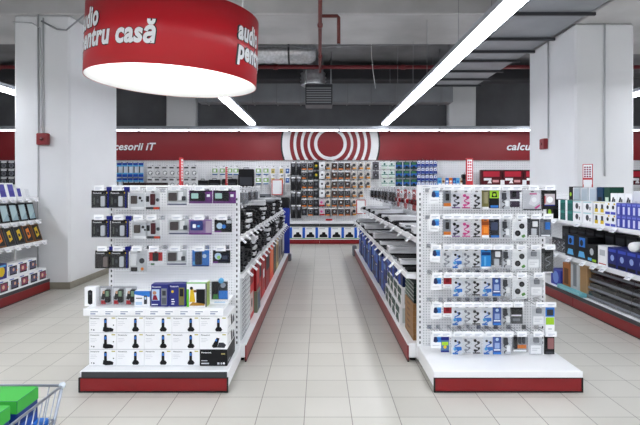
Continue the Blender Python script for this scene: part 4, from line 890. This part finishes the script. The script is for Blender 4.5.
for k in range(8):
    y = 7.56 - .22 * k; a, b = cols[k]
    inst('fr3%d' % cols.index(cols[k]), lambda: frame('picture_frame', .2, .27, b if b is not K else DG, K, [('p', [(.3, .15), (.8, .3), (.75, .9), (.25, .8)], a), ('r', .35, .65, .4, .6, I(60, 40, 24))], 18), (-4.235, y, .771), 'dark frame with yellow-orange picture, third shelf, %s from the column' % ORD[k], 'picture frame', g1, R(90))
psp = [('r', .2, .94, .1, .8, K), ('r', .28, .86, .2, .72, I(150, 70, 96)), ('d', .52, .46, .12, I(226, 190, 160)), ('r', .06, .5, .84, .92, I(90, 110, 190)), ('r', .06, .22, .1, .5, LG_), ('d', .93, .4, .05, OR)]
ps2 = psp[:1] + [('r', .28, .86, .2, .72, I(90, 84, 110)), ('d', .6, .5, .1, I(226, 180, 150))] + psp[3:]
for k in range(8):
    y = 7.52 - .232 * k
    inst('pb%d' % (k % 2), lambda: carton('frame_box', .228, .14, .175, WH, psp if k % 2 == 0 else ps2), (-4.24, y, .1808), 'white box with colourful picture, lower row, %s from the column' % ORD[k], 'box', 'picture boxes on the left rack base', R(90))
for k in range(7):
    y = 7.36 - .236 * k
    if k == 3:
        o = tag(carton('frame_box', .228, .14, .2, NAVY, [('d', .5, .5, .3, YL), ('r', .1, .9, .8, .92, SKY)]), 'navy box with yellow disc among the white picture boxes', 'box', 'picture boxes on the left rack base'); o.location = (-4.3, y, .3566); o.rotation_euler = (0, 0, R(90)); continue
    inst('pb%d' % ((k + 1) % 2), None, (-4.3, y, .3566), 'white box with colourful picture, upper row, %s from the column' % ORD[k], 'box', 'picture boxes on the left rack base', R(90))
# ------------------------------------------------------------------ right wall rack (looking along -X)
RR = R(-90)
def rbox(key, x, ya, yb, z, h, d, base, spec, words, kind='retail_box', cat='box', grp='boxes on the right wall rack', side=None):
    inst(key, lambda: carton(kind, abs(yb - ya) - .006, d, h, base, spec, side), (x + d / 2, (ya + yb) / 2, z + .0008), words, cat, grp, RR)
Y = lambda px: PD(px, 3.46)
RK = 'right wall rack'
# base
rbox('rb1', 3.4, Y(555), Y(565), .18, .22, .2, I(60, 70, 170), [('d', .5, .5, .3, I(120, 150, 220))], 'violet-blue box on the base, far end of %s' % RK)
rbox('rb2', 3.4, Y(567), Y(574.5), .18, .36, .2, I(176, 110, 60), [('r', .2, .8, .2, .8, I(110, 66, 36))], 'orange-brown box on the base beside a violet-blue box')
rbox('rb3', 3.4, Y(575), Y(584), .18, .42, .2, I(200, 202, 204), [('r', .3, .7, .2, .9, I(130, 134, 140))], 'tall pale grey box on the base of %s' % RK)
rbox('rb4', 3.4, Y(584.5), Y(592), .18, .40, .2, I(186, 150, 106), [('r', .1, .9, .1, .9, I(170, 134, 92))], 'tall tan box beside the tall pale grey box')
tq = carton('flat_box', Y(566) - Y(592), .06, .05, I(120, 190, 200), [('r', .1, .9, .2, .8, I(150, 210, 216))]); tq.location = (3.365, (Y(566) + Y(592)) / 2 - .0, .1808); tq.rotation_euler = (0, 0, RR); tag(tq, 'low turquoise flat box in front of the tan and grey boxes', 'box')
def bag():
    e = empty('bagged_pack'); put('product', MB().rprism(-.15, .15, .008, .092, .03, -.12, .12, I(20, 21, 24), 4), e)
    put('clear_bag', MB().rprism(-.165, .165, .0, .102, .04, -.14, .14, CLEAR, 4), e); put('header_card', MB().box(-.15, .15, -.142, -.1405, .02, .05, MG), e); return e
for i, px in enumerate((598, 612, 627, 645, 668)):
    for k in range(4):
        inst('bag', bag, (3.54 + .015 * k, Y(px), .181 + k * .104), 'dark bagged pack in clear film, %s of stack, %s stack on the right rack base' % (('bottom', 'second', 'third', 'top')[k], ORD[i]), 'bagged pack', 'bagged packs on the right rack base', RR)
# middle shelf
z = .64
for i, px in enumerate((552, 556.5, 561)):
    inst('cbl', lambda: pack('cable_pack', .15, .2, DG, [cord(LG_, .5, .5), cord(K, .45, .6)], .05), (3.5, Y(px), z + .187), 'black pack with coiled pale cable, %s from far end, middle shelf right rack' % ORD[i], 'cable pack', 'cable packs on the right rack', RR)
bsk = [('r', .3, .8, .55, .95, BL), ('p', [(.2, .1), (.8, .1), (.7, .35), (.3, .35)], SKY), ('d', .5, .72, .14, K), ('r', .1, .9, .02, .08, DG)]
rbox('mb1', 3.42, Y(568), Y(579), z, .30, .2, K, bsk, 'black and bright blue box, first on middle shelf of %s' % RK)
rbox('mb1', 3.42, Y(580), Y(589.5), z, .30, .2, K, bsk, 'black and bright blue box, second on middle shelf of %s' % RK)
rbox('mb2', 3.42, Y(590), Y(600), z, .22, .2, K, [('d', .5, .6, .2, LG_), ('r', .1, .5, .08, .24, SKY), ('r', .55, .95, .06, .2, LIME)], 'small black box with pale round picture, middle shelf')
rbox('mb3', 3.42, Y(601), Y(610.5), z, .235, .2, WH, [('r', .1, .9, .05, .1, RD), ('r', .2, .8, .5, .8, LG_)], 'white box between the black box and dark blue boxes')
for i, (a, b) in enumerate(((611, 620.5), (621, 630), (630.5, 640), (640.5, 651), (651.5, 663))):
    rbox('mb4', 3.42, Y(a), Y(b), z, .24, .22, I(34, 40, 110), [('d', .5, .5, .2, I(150, 170, 220)), ('r', .1, .9, .78, .92, I(60, 80, 180)), ('r', .1, .9, .05, .2, K)], 'dark blue box, %s of a row on the middle shelf' % ORD[i], kind='retail_box', grp='dark blue boxes on the right rack')
rl = tag(put('paper_roll', MB().lathe([(.0, -.14), (.05, -.14), (.055, -.1), (.055, .1), (.05, .14), (0, .14)], (0, 0, 0), CARD, 18)), 'white roll lying on top of the dark blue boxes', 'roll'); rl.location = (3.52, Y(636), z + .24 + .057); rl.rotation_euler = (0, R(90), R(20))
for i in range(13):
    a = 4.63 + i * .225
    rbox('mbk', 3.66, a, a + .215, z, .36 + 0 * i, .15, K, [('r', .1, .9, .6, .9, DG), ('d', .5, .35, .2, I(70, 72, 78)), ('r', .1, .5, .05, .12, LG_)], 'tall black box standing behind, %s from near end, middle shelf right rack' % ORD[i], grp='black boxes at the back of the middle shelf')
# upper shelf: two boxes high
z = 1.12
gsp2 = [('r', 0, .22, 0, 1, TEAL), ('r', .3, .5, .6, .8, K), ('d', .7, .4, .14, LIME)]
for lv, zz in enumerate((z, z + .142)):
    L2 = ('lower', 'upper')[lv]
    rbox('ub0', 3.45, Y(547), Y(554), zz, .14, .2, K, [('d', .5, .6, .24, LIME), ('r', .1, .9, .05, .2, PGR)], 'black and lime box, %s layer, upper shelf of right rack' % L2)
    for i, (a, b) in enumerate(((559, 566), (566.5, 573))):
        rbox('ub1', 3.45, Y(a), Y(b), zz, .14, .2, TEAL, [('r', .1, .9, .7, .95, I(40, 130, 120)), ('r', 0, .3, 0, 1, WH)], 'dark teal box, %s of two, %s layer, upper shelf of right rack' % (ORD[i], L2))
    for i, (a, b) in enumerate(((573.5, 582), (582.5, 594))):
        rbox('ub2', 3.45, Y(a), Y(b), zz, .14, .2, WH, [('d', .5, .5, .18, DG), ('r', .05, .95, .85, .97, I(190, 220, 224)), ('r', .75, .85, .2, .5, K)], 'white box with dark round picture, %s of two, %s layer, upper shelf' % (ORD[i], L2))
    for i, (a, b) in enumerate(((594.5, 600), (600.5, 605.5))):
        rbox('ub3', 3.45, Y(a), Y(b), zz, .14, .2, WH, [('r', .2, .8, .1, .45, YL), ('r', .3, .7, .4, .8, DG), ('r', .0, 1, .9, 1, I(230, 224, 190))], 'white box with yellow picture, %s of two, %s layer, upper shelf' % (ORD[i], L2))
    for i, (a, b) in enumerate(((606, 611), (611.5, 616.5))):
        rbox('ub4', 3.45, Y(a), Y(b), zz, .14, .2, WH, [('d', .5, .6, .24, K), ('r', 0, 1, 0, .22, I(74, 84, 190)), ('r', .6, .9, .8, .95, YL)], 'white and violet box with black disc, %s of two, %s layer, upper shelf' % (ORD[i], L2))
    for i in range(8):
        a = 617 + i * 5.2
        rbox('ub5', 3.45, Y(a), Y(a + 4.9), zz, .14, .2, I(66, 74, 170), [('r', .3, .7, .1, .7, I(210, 214, 240)), ('r', .1, .9, .8, .95, I(110, 120, 210))], 'violet-blue box, %s in a row of eight, %s layer, upper shelf' % (ORD[i], L2), grp='violet-blue boxes on the right rack')
# top shelf
z = 1.37
rbox('tb0', 3.64, Y(556.5), Y(560), z, .22, .18, K, [('d', .5, .5, .3, LIME)], 'narrow black and lime box on the top shelf of right rack')
for i, (a, b) in enumerate(((560.5, 566.5), (567, 575), (575.5, 582.5))):
    rbox('tb1', 3.64, Y(a), Y(b), z, .21, .18, I(206, 214, 220), [('r', .05, .95, .1, .9, I(186, 198, 208)), ('r', 0, .1, 0, 1, WH)], 'pale blue-grey box, %s of three on top shelf of right rack' % ORD[i])
rbox('tb2', 3.64, Y(583), Y(589), z, .215, .18, I(24, 60, 90), [('r', .2, .8, .1, .4, K)], 'dark blue box on the top shelf below the red notice')
rbox('tb3', 3.64, Y(590), Y(595.5), z, .215, .18, DKG, [('r', .2, .8, .1, .4, PGR)], 'dark green box on the top shelf of right rack')
for i, (a, b) in enumerate(((596, 602), (602.5, 609), (609.5, 617))):
    rbox('tb4', 3.64, Y(a), Y(b), z, .14, .18, WH, [('p', [(.1, .1), (.4, .7), (.6, .6), (.5, .1)], DG), ('r', .6, .8, .1, .5, (K, DG, YL)[0])], 'white low box with dark picture, %s of three on the top shelf' % ORD[i])
rbox('tb5', 3.64, Y(617.5), Y(632), z, .17, .18, I(224, 226, 228), [('r', .1, .3, .1, .3, LG_)], 'plain white box on the top shelf by the column edge')
rbox('tb6', 3.64, Y(633), Y(646), z, .2, .18, WH, [('d', .3, .5, .14, K), ('d', .7, .5, .14, K), ('r', 0, 1, 0, .3, I(74, 84, 190))], 'white and violet box with two black discs on the top shelf')
e = tag(empty('notice', (3.75, 6.99, 1.522), (0, 0, R(-40))), 'small red-bordered notice standing before the right column', 'sign')
put('plate', MB().box(-.065, .065, -.004, .004, .055, .385, SIGNR, .002), e); put('post', MB().box(-.008, .008, .004, .012, -.002, .36, GREY), e)
m = MB().rect(-.055, .055, .10, .375, -.0045, WH)
for a in range(5):
    for b in range(3): m.rect(-.046 + b * .032, -.022 + b * .032, .2 + a * .032, .222 + a * .032, -.005, I(150, 80, 100))
m.rect(-.05, .05, .06, .12, -.0052, WH); m.rect(-.055, .055, .165, .192, -.005, I(200, 60, 66))
put('insert', m, e)
# ------------------------------------------------------------------ back wall: everything that hangs on the panelling
WD = 13.92; q = WD / F
g9 = 'packs hanging on the back wall'
def wpack(kind, w, h, base, spec, tick=True):
    m = MB(); w *= q; h *= q
    m.box(-w / 2, w / 2, -.03, 0, -h, 0, base, .004); draw(m, spec, -w / 2, w / 2, -h, 0, -.03)
    return put(kind, m)
WP = {'bt': ('brush_pack', 5.0, 13.4, I(40, 40, 44), [('r', .2, .8, .1, .5, K), ('d', .5, .75, .3, MG), ('r', .1, .9, .9, 1, WH)], 'black tall pack'),
 'bo': ('earphone_pack', 5.4, 7.6, I(52, 50, 52), [('r', .1, .9, 0, .14, OR), ('d', .5, .55, .32, MG), ('d', .5, .55, .2, K), ('r', 0, 1, .86, 1, WH)], 'black pack with orange foot'),
 'bk': ('earphone_pack', 5.4, 7.6, I(34, 34, 38), [('d', .5, .5, .36, DG), ('d', .5, .5, .16, MG), ('r', .1, .9, .88, 1, LG_)], 'all-black pack with grey disc'),
 'by': ('earphone_pack', 5.5, 8, K, [('d', .5, .5, .36, I(70, 90, 40)), ('d', .5, .55, .2, YL)], 'black pack with yellow-green disc'),
 'wh': ('earphone_pack', 5.2, 8, WH, [('d', .5, .55, .2, DG), ('r', .2, .8, .1, .2, LG_)], 'white pack with small dark mark'),
 'wo': ('earphone_pack', 5.4, 7.6, I(206, 200, 194), [('r', .15, .9, .04, .26, I(206, 130, 60)), ('d', .5, .58, .3, DG), ('r', 0, .25, 0, .5, DG), ('r', .6, .9, .1, .2, YL)], 'pale pack with orange foot'),
 'ob': ('earphone_pack', 5.6, 7.6, I(84, 66, 58), [('d', .5, .52, .36, K), ('d', .5, .52, .18, LG_), ('r', 0, 1, .86, 1, WH), ('r', .2, 1, 0, .12, I(190, 110, 60))], 'brown pack with black ring'),
 'gy': ('headphone_pack', 6, 8, I(92, 90, 96), [('d', .5, .5, .34, K), ('d', .5, .5, .16, MG), ('r', 0, 1, 0, .08, DG)], 'grey headphone pack'),
 'gw': ('cable_pack', 6, 7.2, I(226, 234, 230), [('r', 0, 1, .4, .52, I(40, 130, 110)), ('d', .5, .7, .18, TEAL), ('r', .2, .8, .05, .2, PGR)], 'white and green cable pack'),
 'gb': ('cable_pack', 6.4, 7.2, I(34, 70, 80), [('r', 0, 1, .3, .6, I(40, 96, 180)), ('r', .2, .8, .62, .9, I(60, 120, 70)), ('d', .5, .3, .2, K)], 'dark green and blue pack'),
 'bw': ('ink_pack', 3.7, 6.4, I(36, 60, 150), [('r', .1, .9, .5, .95, WH), ('d', .5, .7, .2, I(80, 110, 190)), ('r', .2, .8, .08, .16, ICE)], 'blue and white pack'),
 'bl': ('bottle_pack', 5, 14, I(216, 226, 240), [('r', 0, 1, .86, 1, I(20, 60, 160)), ('r', 0, 1, .74, .86, SKY), ('r', 0, 1, 0, .2, I(30, 80, 180)), ('r', .1, .3, .2, .75, K), ('r', 0, 1, .2, .3, SKY)], 'tall blue and white pack'),
 'cl': ('cable_pack', 7, 11, I(226, 227, 229), [('d', .5, .36, .34, I(150, 152, 156)), ('d', .5, .36, .22, WH), ('r', .1, .7, .78, .9, K), ('d', .66, .3, .08, DG)], 'pale pack with coiled grey cable'),
 'gn': ('cable_pack', 5, 8, WH, [('r', 0, 1, .3, .8, I(140, 180, 110)), ('r', .2, .7, .4, .7, WH), ('r', .0, 1, 0, .16, I(60, 100, 150))], 'small white and green pack'),
 'yl': ('cable_pack', 4.4, 8, WH, [('r', .1, .9, .2, .8, I(200, 180, 110)), ('d', .5, .4, .2, I(110, 120, 70))], 'small white and yellow pack'),
 'bb': ('cable_pack', 4.6, 8, WH, [('r', .1, .9, .2, .8, I(70, 100, 160)), ('d', .5, .55, .2, ICE)], 'small white and blue pack'),
 'hp': ('headphone_pack', 7, 7, I(50, 50, 54), [('d', .5, .42, .34, MG), ('d', .5, .42, .2, I(90, 90, 96)), ('r', .1, .9, .8, 1, WH)], 'dark headphone pack with white ticket'),
 'pk': ('earphone_pack', 5.2, 7.4, I(206, 190, 200), [('d', .4, .5, .24, PK), ('r', 0, 1, 0, .2, RD)], 'pink and red pack')}
def wall(px, py, ds, place):
    kind, w, h, base, spec, words = WP[ds]
    x, z = PX(px, WD), PZ(py, WD)
    if not (kind == 'brush_pack' and 0):
        pass
    put('hook', HOOKW[0], BW, (x, 14.098 - 13.9, z + .012))
    inst('W' + ds, lambda: wpack(kind, w, h, base, spec), (x, WD + .02, z), words + ', ' + place, 'accessory pack', g9)
mid = [293.3, 298.8, 304.2, 310.5, 316.2, 322, 327.7, 334.4, 341, 347.5, 354, 361, 368, 375.8]
rws = [162, 171.2, 180.3, 189.5, 198.7, 207.9]
pat = ['  oobwpoo wwwg', '  oobwpoo wwwg', '  ookwpoo www ', '  okkwpoo ww  ', '  okkwxoo w   ', '  okkxxooow   ']
tr = {'o': 'bo', 'b': 'by', 'w': 'wo', 'p': 'ob', 'k': 'bk', 'g': 'gy', 'x': 'pk'}
grid = [['bo', 'bo', 'by', 'wh', 'wo', 'ob', 'bo', 'ob', 'wo', 'wo', 'wo', 'gy'], ['bo', 'bk', 'by', 'wh', 'wo', 'ob', 'bo', 'ob', 'wo', 'wo', 'wo', 'gy'], ['bo', 'bo', 'bk', 'wh', 'wo', 'ob', 'bo', 'ob', 'wo', 'wo', 'wo', None],
        ['bo', 'bo', 'bk', 'wh', 'wo', 'ob', 'bo', 'bo', 'wo', 'wo', None, None], ['bo', 'bo', 'bk', 'pk', 'wo', 'bo', 'ob', 'bo', 'wo', None, None, None], ['bk', 'bo', 'bk', 'pk', 'bo', 'ob', 'bo', 'ob', 'wo', None, None, None]]
for r, row in enumerate(grid):
    for c, ds in enumerate(row):
        if ds: wall(mid[c + 2], rws[r], ds, '%s row, %s from left, below the round emblem' % (rowname(r, 6), ORD[c]))
for r, py in enumerate((162, 177, 192, 205)):
    for c in (0, 1): wall(mid[c], py, 'bt', '%s row, %s column left of the emblem packs' % (rowname(r, 4), ORD[c]))
for r in range(3):
    py = 162 + r * 8.6
    for c, px in enumerate((384.5, 391.6)): wall(px, py, 'gw', '%s row, %s from left, right of the emblem packs' % (rowname(r, 3), ORD[c]))
    for c, px in enumerate((399, 406.5, 413.8)): wall(px, py, 'gb', '%s row, %s from left, beside the green-white packs' % (rowname(r, 3), ORD[c]))
for r in range(4):
    for c in range(5): wall(418.8 + c * 4.1, 160.5 + r * 7.2, 'bw', '%s row, %s from left, right of the dark green packs' % (rowname(r, 4), ORD[c]))
for c in range(5):
    wall(119.5 + c * 5.4, 163, 'bl', 'upper row, %s from the left column' % ORD[c]); wall(119.5 + c * 5.4, 178.2, 'bl', 'lower row, %s from the left column' % ORD[c])
for c in range(7): wall(150.5 + c * 7.3, 166, 'cl', 'first row, %s from left, below the red lettering' % ORD[c]); wall(150.5 + c * 7.3, 178, 'cl', 'second row, %s from left, below the red lettering' % ORD[c])
for c, px in enumerate((215, 222.5, 230, 236)): wall(px, 167, 'gn', '%s from left in the row by the black bag' % ORD[c])
for r, py in enumerate((167, 176.4)):
    for c, (px, ds) in enumerate(((258.5, 'gn'), (266, 'gn'), (273, 'yl'), (281.5, 'yl'), (287.5, 'bb'))): wall(px, py, ds, '%s row, %s from left, right of the black bag' % (('upper', 'lower')[r], ORD[c]))
for r, py in enumerate((161.5, 169.5, 177.5)):
    for c, px in enumerate((-3.5, 4, 11.5)): wall(px, py, 'hp', '%s row, %s from left, left of the white column' % (rowname(r, 3), ORD[c]))
b = goods_bag(.44, .5, .12); b.location = (PX(246, 13.95), 13.99, PZ(187, 13.95)); tag(b, 'big black laptop bag hanging on the back wall', 'bag')
for i, (px0, px1, h) in enumerate(((197, 208, .2), (208.5, 220, .22), (222, 237, .24))):
    b = goods_bag((px1 - px0) * q, h, .1); b.location = (PX((px0 + px1) / 2, 13.97), 14.0, PZ(187.5, 13.97)); tag(b, 'low black bag on the back wall, %s left of the big laptop bag' % ('third', 'second', 'first')[i], 'bag', 'low black bags on the back wall')
for i, (px0, px1, py0, py1, col) in enumerate(((257, 270, 194, 200, I(110, 112, 118)), (271, 289, 197.5, 211, K), (284, 290, 198, 209, I(40, 40, 44)))):
    if i == 2: continue
    o = put('display_box', MB().box(-(px1 - px0) * q / 2, (px1 - px0) * q / 2, -.1, .1, -(py1 - py0) * q, 0, col, .01).rect(-.1, .05, -(py1 - py0) * q * .6, -.05, -.1005, DG)); o.location = (PX((px0 + px1) / 2, 13.9), 13.99, PZ(py0, 13.9)); tag(o, ('grey case hanging low on the back wall left of black case', 'square black case hanging on the back wall above the shelf end')[i], 'case')
e = tag(empty('framed_notice', (PX(277, 13.85), 13.9, PZ(195, 13.85))), 'white notice in a red frame on the back wall', 'sign')
w, h = 11 * q, 15.5 * q; put('frame', MB().box(-w / 2, w / 2, -.006, .006, 0, h, SIGNR, .003), e); put('sheet', MB().box(-w / 2 + .025, w / 2 - .025, -.009, -.0065, .025, h - .025, CARD), e); put('bracket', MB().box(-.02, .02, .006, .198, h * .6, h * .65, GREY), e)
e = tag(empty('framed_notice', (PX(361, 13.6), 13.62, PZ(214, 13.6))), 'white notice in a red frame above right gondola far end', 'sign')
w, h = 9 * q, 14 * q; put('frame', MB().box(-w / 2, w / 2, -.006, .006, 0, h, SIGNR, .003), e); put('sheet', MB().box(-w / 2 + .02, w / 2 - .02, -.009, -.0065, .02, h - .02, CARD), e); put('bracket', MB().box(-.02, .02, .006, .478, h * .4, h * .45, GREY), e)
tag(put('shelf_sign', MB().box(-.09, .09, -.008, .008, 0, .05, SIGNR, .003).box(-.05, .05, -.02, .02, -.006, .0, GREY)), 'small red sign standing on the back shelf centre', 'sign').location = (PX(329, 13.8), 13.84, .642)
# device boxes on the low base
dsp = [('r', .76, .97, .03, .97, I(36, 96, 200)), ('p', [(.06, .12), (.1, .34), (.26, .4), (.3, .56), (.5, .56), (.54, .4), (.66, .34), (.7, .12)], K), ('r', 0, 1, 0, .07, I(110, 160, 90)), ('r', .06, .5, .82, .9, LG_)]
for k in range(8):
    inst('dev', lambda: carton('device_box', .358, .24, .325, WH, dsp, None), (PX(273 + k * 13, 13.77) , 13.9, .1458), 'white device box with blue stripe on the back plinth, %s from left' % ORD[k], 'box', 'device boxes on the back plinth')
# right-hand back shelf: bright small packs and dark red boxes
for k in range(9):
    c1, c2 = ((SKY, BL), (I(210, 190, 170), BRN), (BL, WH), (OR, WH), (I(40, 90, 170), SKY))[k % 5]
    inst('toy%d' % (k % 5), lambda: carton('retail_box', .1, .1, .2, c1, [('d', .5, .5, .3, c2), ('r', .1, .9, .05, .2, WH)]), (PX(440 + k * 3.6, 13.8), 13.86, 1.6258), 'small bright box on the right back shelf, %s from left' % ORD[k], 'box', 'bright boxes on the back shelf')
tvs = [('r', .1, .9, .55, .9, I(190, 40, 60)), ('r', .12, .5, .3, .46, WH), ('p', [(.3, .12), (.42, .4), (.52, .12)], WH), ('r', .56, .86, .18, .34, I(220, 160, 160)), ('r', 0, 1, .96, 1, K)]
for k, px in enumerate((492, 513.5, 535, 556, 640)):
    inst('tv', lambda: carton('calculator_box', .56, .16, .42, I(84, 16, 26), tvs), (PX(px, 13.8), 13.92, 1.6258), 'dark red box with white print on the back shelf, %s from left' % ORD[k], 'box', 'dark red boxes on the back shelf')
for k, px in enumerate((503, 525)):
    inst('tk', lambda: put('price_card', MB().box(-.055, .055, -.004, .004, 0, .13, CARD, .001).box(-.04, .04, -.02, .02, -.0015, .004, GREY)), (PX(px, 13.7), 13.74, 1.6345), 'white price card before dark red boxes, %s from left' % ORD[k], 'price card', 'price cards on the back shelf')
b = goods_bag(.2, .3, .12); b.location = (PX(466, 13.8), 13.86, 1.626); tag(b, 'black case behind the red price sign on back shelf', 'case')
# things seen over the left display end
o = carton('long_box', 1.2, .12, .2, I(44, 30, 28), [('r', .02, .98, .2, .7, I(90, 56, 46))]); o.location = (PX(145, 13.8), 13.86, 1.491); tag(o, 'long dark brown box above the left display end, far back', 'box')
put('shelf', at((0, 13.9, 0)).box(-5.6, -4.1, 13.78, 14.09, 1.468, 1.49, WHITE, .003), BW)

# ------------------------------------------------------------------ shopping cart with boxes, bottom left
CW = mat('zinc_wire', (150, 156, 166), .3, metal=.7)
L0 = (-1.18, 1.35, 0)
e = tag(empty('shopping_cart', L0), 'wire shopping cart with green and blue boxes, bottom left corner', 'shopping cart')
# rim, front at y 1.77, handle end at y .85
xr, xl, yb, yf_, zt, zb = -.908, -1.45, .85, 1.765, .896, .50
ins = .055
def P(u, v, w):   # u across 0..1, v along 0 (handle) ..1 (front), w height 0..1; basket narrows downwards and to the front
    a = ins * (1 - w); x = xl + a + (xr - xl - 2 * a) * u; y = yb + .10 * (1 - w) + (yf_ - .08 * (1 - w) - yb - .10 * (1 - w)) * v
    return (x, y, zb + (zt - zb) * w)
b = at(L0)
N1, N2 = 22, 12
for k in range(N1 + 1):
    v = k / N1
    for u in (0, 1): b.tube([P(u, v, 0), P(u, v, 1)], .0022, CW, 5)
    b.tube([P(0, v, 0), P(1, v, 0)], .0022, CW, 5)
for k in range(1, N2):
    u = k / N2
    b.tube([P(u, 1, 1), P(u, 1, 0), P(u, 0, 0), P(u, 0, 1)], .0022, CW, 5)
for w in (.02, .45, .72):
    b.tube([P(0, 0, w), P(1, 0, w), P(1, 1, w), P(0, 1, w)], .0035, CW, 5, True)
put('basket', b, e)
put('rim', at(L0).tube([P(0, 0, 1), P(1, 0, 1), P(1, 1, 1), P(0, 1, 1)], .0048, CW, 8, True), e)
for u in (0, 1):
    put('corner_post', at(L0).tube([P(u, 1, 1), P(u, 1, 0)], .006, CW, 6).lathe([(0, -.01), (.010, -.007), (.012, .003), (.008, .009), (0, .011)], P(u, 1, 1), mat('pale_corner_cap', (206, 214, 222), .3), 10), e)
h = put('handle', at(L0).tube([(xl + .02, .72, .99), (xr - .02, .72, .99)], .016, BLUEB, 10), e)
for x in (xl + .02, xr - .02):
    put('side_frame', at(L0).tube([(x, .72, .99), (x, .84, .92), (x, .9, .5), (x, .95, .18), (x, 1.68, .16)], .011, CW, 7), e)
for x, y in ((xl + .06, .95), (xr - .06, .95), (xl + .1, 1.64), (xr - .1, 1.64)):
    w = put('wheel', at(L0).lathe([(0, -.014), (.05, -.014), (.058, -.008), (.058, .008), (.05, .014), (0, .014)], (x, y, .058), DARKG, 18, 'X'), e)
    put('fork', at(L0).box(x - .022, x - .017, y - .012, y + .012, .058, .15, CW).box(x + .017, x + .022, y - .012, y + .012, .058, .15, CW).box(x - .022, x + .022, y - .014, y + .014, .146, .16, CW), w)
GRB = I(58, 168, 62); DBL = I(22, 52, 120)
def cartbox(w, d, h, words, loc, top, side, rz=0):
    o = carton('detergent_box', w, d, h, DBL, side, side, top, .004); o.location = loc; o.rotation_euler = (0, 0, rz); return tag(o, words, 'box', 'boxes in the shopping cart')
sd = [('r', 0, 1, .9, 1, GRB), ('r', .1, .9, .4, .8, I(40, 80, 160)), ('r', .2, .6, .1, .3, I(170, 186, 206)), ('p', [(.5, .2), (.8, .5), (.9, .3)], GRB)]
cartbox(.40, .12, .40, 'green-topped blue box at the front of the shopping cart', (-1.165, 1.655, .512), [('r', 0, 1, 0, 1, GRB), ('p', [(0, .3), (.55, .8), (.55, .9), (0, .5)], I(50, 90, 60)), ('p', [(0, .55), (.5, .95), (.3, 1), (0, .8)], I(170, 200, 60))], sd)
cartbox(.42, .2, .415, 'green and white topped box nearer the cart handle', (-1.157, 1.43, .512), [('r', 0, 1, 0, 1, I(70, 176, 80)), ('p', [(.4, 0), (.8, .5), (.9, .3), (.6, 0)], I(206, 226, 214)), ('r', 0, 1, .9, 1, GRB)], sd)
o = carton('detergent_box', .05, .1, .29, I(36, 110, 200), [('r', .1, .9, .6, .9, SKY)], [('r', .1, .9, .5, .9, I(60, 140, 220))], [('r', 0, 1, 0, 1, I(46, 124, 214))], .004); o.location = (-.955 + .0, 1.67, .512); tag(o, 'bright blue packet at the front corner of shopping cart', 'packet', 'boxes in the shopping cart')
# ------------------------------------------------------------------ camera, world, view
cam = bpy.data.cameras.new('camera'); co = bpy.data.objects.new('camera', cam); COL.objects.link(co)
co.location = (0, 0, EYE); co.rotation_euler = (R(90), 0, 0)
cam.sensor_fit = 'HORIZONTAL'; cam.sensor_width = 36; cam.lens = 36 * F / 640
cam.shift_x = (320 - CX) / 640; cam.shift_y = -(212.5 - HY) / 640
cam.clip_start = .05
SC.camera = co
w = bpy.data.worlds.new('world'); SC.world = w; w.use_nodes = True
w.node_tree.nodes['Background'].inputs[0].default_value = (.6, .65, .75, 1); w.node_tree.nodes['Background'].inputs[1].default_value = .05
vs = SC.view_settings; vs.view_transform = 'Standard'; vs.look = 'None'; vs.gamma = 1; vs.use_curve_mapping = False; vs.exposure = 1.36
cy = SC.cycles; cy.use_denoising = True; cy.max_bounces = 8; cy.transparent_max_bounces = 16; cy.sample_clamp_indirect = 6
cy.caustics_reflective = False; cy.caustics_refractive = False; cy.use_light_tree = True
for k, v in LABELS.items():
    n = len(k.split())
    if n < 4 or n > 16: print('LABEL LENGTH', n, k, v)
    if len(v) > 1: print('SAME LABEL', k, v)
print('THINGS', sum(len(v) for v in LABELS.values()), 'OBJECTS', len(bpy.data.objects))
